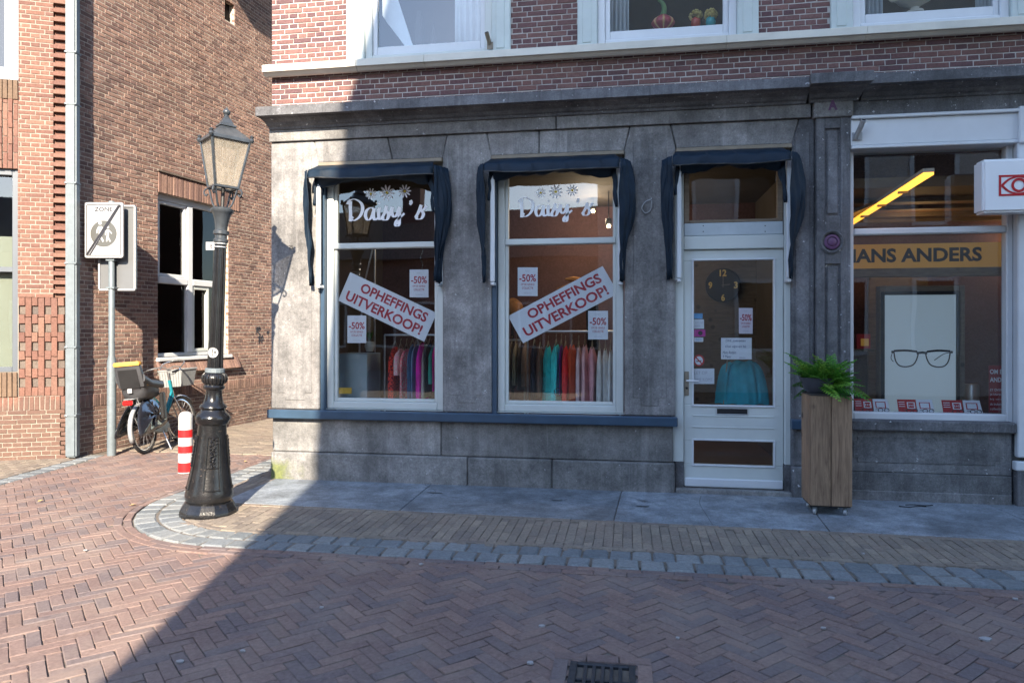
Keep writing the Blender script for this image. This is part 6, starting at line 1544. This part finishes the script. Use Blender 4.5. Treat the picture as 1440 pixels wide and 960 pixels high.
# basket: crate with ribs
bx = MB(); b4 = lambda z, g_: [Vector((.84 + .0 - g_ * .2, -.17 - g_, z)), Vector((1.14 + g_, -.17 - g_, z)), Vector((1.14 + g_, .17 + g_, z)), Vector((.84 - g_ * .2, .17 + g_, z))]
rr_ = [b4(.80, -.02), b4(1.03, .02), b4(1.03, .012), b4(.81, -.028)]
bs = bx.loft(rr_, False).add([b4(.80, -.02)[k] for k in range(4)], [(0, 1, 2, 3)]).xf(BM @ HBm).build('basket', 'crate', bk); 
rim_ = MB().tube(b4(1.035, .022), .012, 6, closed=True).xf(BM @ HBm).build('basket_rim', 'crate', bs)
for k in range(9):
    f_ = -.16 + .04 * k; MB().tube([(.835, f_, .81), (.828, f_ * 1.1, 1.02)], .005, 5).xf(BM @ HBm).build('basket_rib', 'crate', bs)
# saddle and child seat
MB().loft([[Vector((x, w_ * math.cos(a), .885 + .035 * math.sin(a))) for a in [k * .628 for k in range(10)]] for x, w_ in ((.14, .05), (.18, .10), (.26, .10), (.34, .05), (.44, .025))]).xf(BM).build('saddle', 'black', bk, smooth=True)
bt('seat_post', [ST, ST + Vector((-.02, 0, .08))], .013, 'chrome')
CSM = Matrix.Translation((.06, 0, -.09))
def cs_ring(z, x0, x1, hw_, n=16): return [Vector(((x0 + x1) / 2 + (x1 - x0) / 2 * (abs(math.cos(a)) ** .5) * (1 if math.cos(a) > 0 else -1), hw_ * (abs(math.sin(a)) ** .5) * (1 if math.sin(a) > 0 else -1), z)) for a in [2 * math.pi * k / n for k in range(n)]]
cs = MB().loft([cs_ring(.80, -.20, .16, .12), cs_ring(.83, -.25, .20, .15), cs_ring(.90, -.27, .20, .165), cs_ring(.96, -.28, .17, .17), cs_ring(.97, -.285, -.18, .17), cs_ring(1.10, -.32, -.22, .17), cs_ring(1.22, -.35, -.26, .165), cs_ring(1.25, -.355, -.27, .155)]).xf(BM @ CSM).build('child_seat', mat('seat_shell', (.045, .046, .05), .45, .15, 6), bk, smooth=True)
bsf = MB().loft([[Vector((x, y, z)) for y, z in ((-.12, .0), (.12, .0), (.12, .24), (-.12, .24))] for x in (0, -.006)]); bsf.v = [Vector((v.x - .285 - v.z * .22, v.y, v.z + .955)) for v in bsf.v]; bsf.xf(BM @ CSM).build('seat_back_recess', 'black', cs)
MB().box(-.303, -.297, -.02, .035, .90, .955).xf(BM @ CSM).build('seat_label', 'signwhite', cs)
MB().loft([cs_ring(1.245, -.37, -.25, .165), cs_ring(1.27, -.375, -.25, .172), cs_ring(1.295, -.37, -.26, .16)]).xf(BM @ CSM).build('head_pad', 'orange', cs, smooth=True)
MB().loft([cs_ring(.965, -.17, .12, .12), cs_ring(.985, -.16, .1, .11)]).xf(BM @ CSM).build('seat_pad', 'orange', cs, smooth=True)
for s_ in (-1, 1): MB().loft([[Vector((x, s_ * .17 + .02 * math.cos(a), z + .05 * math.sin(a))) for a in [k * .785 for k in range(8)]] for x, z in ((-.28, 1.08), (-.1, 1.0), (.1, .97), (.2, .96))]).xf(BM @ CSM).build('arm_side', cs.data.materials[0], cs, smooth=True)
for s_ in (-1, 1): MB().box(.12, .2, s_ * .17 - .03, s_ * .17 + .03, .50, .86).xf(BM @ CSM).build('leg_rest', 'black', cs, bevel=.015)
MB().tube(cr([(.2, -.12, .98), (.27, -.1, 1.0), (.29, 0, 1.0), (.27, .1, 1.0), (.2, .12, .98)], 4), .012, 6).xf(BM @ CSM).build('seat_bar', 'black', cs, smooth=True)

# ================================================================== PLANTER AND FERN
px0, px1 = mx(1139.5, 640, -.70), mx(1198.5, 640, -.70); pyf, pyb = -.70, -.38
pz1 = zs(1170, 557, -.70); pz0 = zs(1170, 711.5, -.70)
pl_ = thing('planter', 'tall weathered wooden planter on small wheels beside the shop door', 'planter', ((px0 + px1) / 2, (pyf + pyb) / 2, 0))
m_ = (px0 + px1) / 2
for q0, q1 in ((px0, m_ - .003), (m_ + .003, px1)):
    MB().box(q0, q1, pyf, pyf + .02, pz0, pz1).build('plank', 'wood', pl_, bevel=.003); MB().box(q0, q1, pyb - .02, pyb, pz0, pz1).build('plank', 'wood', pl_, bevel=.003)
ym = (pyf + pyb) / 2
for q0, q1 in ((pyf + .021, ym - .001), (ym + .001, pyb - .021)):
    MB().box(px0 + .003, px0 + .022, q0, q1, pz0, pz1 - .001).build('plank', 'wood', pl_, bevel=.003); MB().box(px1 - .022, px1 - .003, q0, q1, pz0, pz1 - .001).build('plank', 'wood', pl_, bevel=.003)
frame4(MB(), Fr((0, 0), (1, 0)), 0, 0, 0, 0, 0, 0, 0) 
MB().box(px0 + .004, px1 - .004, pyf + .004, pyb - .004, pz1 + .001, pz1 + .018).build('top_board', mat('top_dark', (.04, .033, .03), .7, .3, 9), pl_, bevel=.004)
MB().box(px0 + .01, px1 - .01, pyf + .01, pyb - .01, pz0 - .012, pz0 - .001).build('bottom_board', 'dark', pl_)
for x in (px0 + .045, px1 - .045):
    for y in (pyf + .04, pyb - .05):
        c_ = Vector((x, y, .027 + .012)); w_ = MB(); Mx = Matrix.Translation(c_) @ Matrix.Rotation(R(90), 4, 'Y') @ Matrix.Rotation(R(25), 4, 'X')
        w_.lathe([(.012, -.012), (.026, -.011), (.028, 0), (.026, .011), (.012, .012)], n=14).xf(Mx); w_.build('caster_wheel', 'grey', pl_, smooth=True)
        MB().box(x - .017, x + .017, y - .012, y + .012, .045, pz0 - .013).build('caster_fork', 'galv', pl_, bevel=.003)
fc = Vector(((px0 + px1) / 2 - .08, ym - .03, pz1 + .019))
fp = thing('potted_fern', 'bushy bright green fern in a dark grey bowl on the wooden planter', 'potted fern', fc)
MB().loft([[fc + Vector((r_ * math.cos(a), r_ * math.sin(a), z)) for a in [k * .2618 for k in range(24)]] for r_, z in ((.08, 0), (.11, .03), (.14, .10), (.15, .135), (.14, .135), (.12, .08))]).build('bowl', 'bowl', fp, smooth=True)
rg = random.Random(11)
for k in range(150):
    a = rg.uniform(0, 2 * math.pi); el = math.asin(rg.uniform(-.25, 1)); L = rg.uniform(.20, .40) * (1.0 if el < .9 else .9)
    if math.cos(a) < -.2 and math.sin(a) < .3 and el < .75: el += .7
    if k > 115: L *= .75; el = rg.uniform(.7, 1.5)
    base = fc + Vector((rg.uniform(-.03, .15), rg.uniform(-.07, .07), .08)); hd = Vector((math.cos(a), math.sin(a), 0)); sd_ = Vector((-math.sin(a), math.cos(a), 0)); mb = MB(); n = 12; tw = rg.uniform(-.5, .5)
    P = []
    for i in range(n + 1):
        f = i / n; P.append(base + hd * (.82 * L * f * math.cos(el * (1 - .75 * f))) + Vector((0, 0, L * (math.sin(el) * f - .24 * f * f * rg.uniform(.95, 1.05)))))
    mb.tube(P, .0022, 4, False)
    for i in range(2, n + 1):
        f = i / n; w_ = .082 * math.sin(math.pi * (f * .86 + .14)) ** .8 * (1 - .35 * f); t_ = (P[i] - P[i - 1]).normalized()
        for s_ in (-1, 1):
            s2 = (sd_ * s_ + Vector((0, 0, tw * s_ - .25))).normalized(); p = P[i]; up_ = t_.cross(s2).normalized() * s_; wd_ = L / n * .75
            e_ = p + s2 * w_ + t_ * w_ * .35; md_ = p + s2 * w_ * .5 + t_ * w_ * .12 + up_ * .004
            mb.add([p, md_ - t_ * wd_ * .6, e_, md_ + t_ * wd_ * .6], [(0, 1, 2), (0, 2, 3)])
    mb.build('frond', 'fern', fp)

# ================================================================== DRAIN, LITTER
gt = thing('drain_grate', 'cast iron drain grate sunk in the paving at the bottom edge', 'drain', grate_c)
g0 = .155; mb = MB(); zt_g = .004
frame4(mb, Fr((grate_c.x, grate_c.y), (1, 0)), 0, 0, 0, 0, 0, 0, 0); mb = MB()
for (x0, x1, y0, y1) in ((-g0, -g0 + .035, -g0, g0), (g0 - .03, g0, -g0, g0), (-g0 + .035, g0 - .03, g0 - .028, g0), (-g0 + .035, g0 - .03, -g0, -g0 + .028)): mb.box(grate_c.x + x0, grate_c.x + x1, grate_c.y + y0, grate_c.y + y1, -.05, zt_g)
mb.build('frame', mat('iron_grate', (.035, .038, .045), .5, .3, 30, .2, 120, metal=.3), gt, bevel=.003)
ig = bpy.data.materials['iron_grate']
for k in range(1, 6):
    x = -g0 + .035 + (2 * g0 - .065) * k / 6; MB().box(grate_c.x + x - .0085, grate_c.x + x + .0085, grate_c.y - g0 + .029, grate_c.y + g0 - .029, -.04, zt_g - .001).build('bar', ig, gt, bevel=.002)
for y in (-.012,): MB().box(grate_c.x - g0 + .036, grate_c.x + g0 - .031, grate_c.y + y - .008, grate_c.y + y + .008, -.045, zt_g - .004).build('cross_bar', ig, gt)
MB().box(grate_c.x - g0, grate_c.x + g0, grate_c.y - g0, grate_c.y + g0, -.029, -.026).build('sump', 'dark', gt)
rg = random.Random(21)
gumm = mat('gum', (.30, .29, .29), .8, .15, 60)
spots = [(452, 854, .016, 'second pale gum spot from the left on the shaded paving'), (341, 915, .016, 'pale gum spot in the shade just right of the two leftmost shaded spots'), (253, 930, .018, 'leftmost pale gum spot, at the edge of the shadow on the road'), (592, 795, .018, 'pale gum spot on the brick edging below the pier between the sale windows'),
 (1170, 841, .022, 'pale gum spot on the road straight below the planter, nearest the edging'), (1386, 898, .032, 'largest pale gum spot, on the road at the far right'), (762, 880, .018, 'pale gum spot on the road above the drain grate'), (1158, 883, .016, 'dull gum spot on the road below the planter, farther from the edging'),
 (745, 932, .02, 'dull gum spot just left of the drain grate'), (953, 897, .012, 'small gum spot on the road between drain and planter'), (1214, 780, .014, 'pale gum spot on the tan footway bricks right of the planter'), (1428, 842, .016, 'gum spot beside the grey setts at the right edge'), (120, 775, .015, 'pale gum spot on the sunlit road at the left')]
for px, py, r_, lab in spots:
    P = gr(px, py); mb = MB(); n = 10; pts = [(r_ * rg.uniform(.6, 1.1) * math.cos(k * .628), r_ * rg.uniform(.5, .9) * math.sin(k * .628)) for k in range(n)]
    mb.prism([(P.x + x, P.y + y, .0155 if py < 800 else .0065) for x, y in pts], (0, 0, -.008)); o = mb.build('chewing_gum', gumm); tag(o, lab, 'gum spot', 'pale gum spots trodden on the paving')
lm = mat('dry_leaf', (.50, .36, .16), .8, .3, 40)
for px, py, lab in ((187, 712, 'curled dry leaf on the sunlit road left of the street lamp'), (57, 706, 'dry leaf on the sunlit road nearest the left edge'), (230, 628, 'dry leaf on the alley paving between bicycle and bollard'), (345, 650, 'dry leaf on the alley paving right of the street lamp')):
    P = gr(px, py); mb = MB(); a = rg.uniform(0, 6); l = .035
    d1 = Vector((math.cos(a), math.sin(a), 0)) * l; d2 = Vector((-math.sin(a), math.cos(a), 0)) * l * .5; P = P + Vector((0, 0, .012))
    mb.add([P - d1, P + d2 + Vector((0, 0, .012)), P + d1 + Vector((0, 0, .004)), P - d2 + Vector((0, 0, .01)), P], [(0, 4, 1), (1, 4, 2), (2, 4, 3), (3, 4, 0)]); o = mb.build('fallen_leaf', lm); tag(o, lab, 'leaf', 'dry leaves on the paving')
stn = mat('damp_stain', (.05, .055, .06), .35, .2, 40)
for px, py, rx, ry in ((783, 703.5, .06, .02), (903, 704, .045, .014), (905, 712, .06, .02), (612, 693, .09, .02)):
    P = gr(px, py, .012); mb = MB(); n = 22; mb.add([(P.x + rx * (1 + .3 * rg.uniform(-1, 1)) * math.cos(k * .2856), P.y + ry * (1 + .35 * rg.uniform(-1, 1)) * math.sin(k * .2856), .0165) for k in range(n)], [list(range(n))]); mb.build('damp_patch', stn, walk)
gmp = lambda s, t, e=0.0: Vector((s, t, .0162))
for pts in ([(986, 697), (984, 708), (992, 722), (1002, 738)], [(604, 676), (598, 682), (612, 690), (606, 697)]):
    mb = MB(); ribbon(mb, gmp, [tuple(gr(x, y, .012)[:2]) for x, y in pts], .0028); mb.build('crack', 'dark', walk)
for k, (px, py) in enumerate(((1290, 711), (1281, 713))):
    P = gr(px, py, .012); tag(MB().tube(cr([P + Vector((-.1, .0, .006)), P + Vector((-.02, .02 - .03 * k, .006)), P + Vector((.06, -.01 + .03 * k, .008)), P + Vector((.14, .03, .006))], 4), .004, 5).build('twig', 'dark', smooth=True), ('longer dark twig on the slab below the optician window', 'shorter dark twig crossing another below the optician window')[k], 'twig')

# ================================================================== ACROSS THE STREET
OPF = Fr((0, -11.6), (-1, 0))
opp = thing('opposite_house', 'tall house across the street, shadowing the shop and toned pale to bounce light', 'building', (6, -14, 0))
xe = -.80
shape = [(xe, 0), (xe, 6.9), (xe + .36, 10.6), (xe + 1.2, 13.6), (16, 13.6), (16, 0)]
MB().prism([(x, -11.6, z) for x, z in shape], (math.sin(SUN_AZ + .02) * 7, -math.cos(SUN_AZ + .02) * 7, 0)).build('wall', mat('bounce_render', (.42, .40, .38), .85, .12, 3), opp)  # sides skewed along the sun; pale tone added to bounce light onto the shop
for i in range(7):
    for j in range(3):
        x = .6 + i * 2.1; z = 1.0 + j * 3.2
        w = frame4(MB(), OPF, -x - 1.1, -x, z, z + 1.9, .09, .0, .05).build('window', 'white', opp); MB().fbox(OPF, -x - 1.01, -x - .09, .005, .02, z + .09, z + 1.81).build('pane', 'dark', w)
low = thing('low_house', 'low gabled brick house across the street, seen only in the window reflections', 'building', (-9, -24, 0))
LOF = Fr((0, -19.6), (-1, 0))
MB().box(-16, 1.5, -26, -19.6, 0, 4.4).build('wall', 'brick_alley', low)
MB().loft([[Vector((x, -19.2, 4.4)), Vector((x, -22.8, 6.8)), Vector((x, -26.4, 4.4))] for x in (-16.2, 1.7)]).build('roof', 'brick_soot', low)
MB().box(-9.5, -8.8, -22.5, -21.8, 5.6, 7.9).build('chimney', 'brick_main', low)
for i in range(8):
    x = -.9 + i * 2.0; w = frame4(MB(), LOF, x, x + 1.1, .9, 2.7, .09, 0, .05).build('window', 'white', low); MB().fbox(LOF, x + .09, x + 1.01, .005, .02, .99, 2.61).build('pane', 'dark', w)
side = thing('side_house', 'brick house at the left across the street, seen only in reflections', 'building', (-22, -10, 0))
MB().box(-26, -17, -14, -2, 0, 8).build('wall', 'brick_front', side); MB().loft([[Vector((-27, y, 8)), Vector((-21.5, y, 11)), Vector((-16.6, y, 8))] for y in (-14.3, -1.7)]).build('roof', 'brick_soot', side)
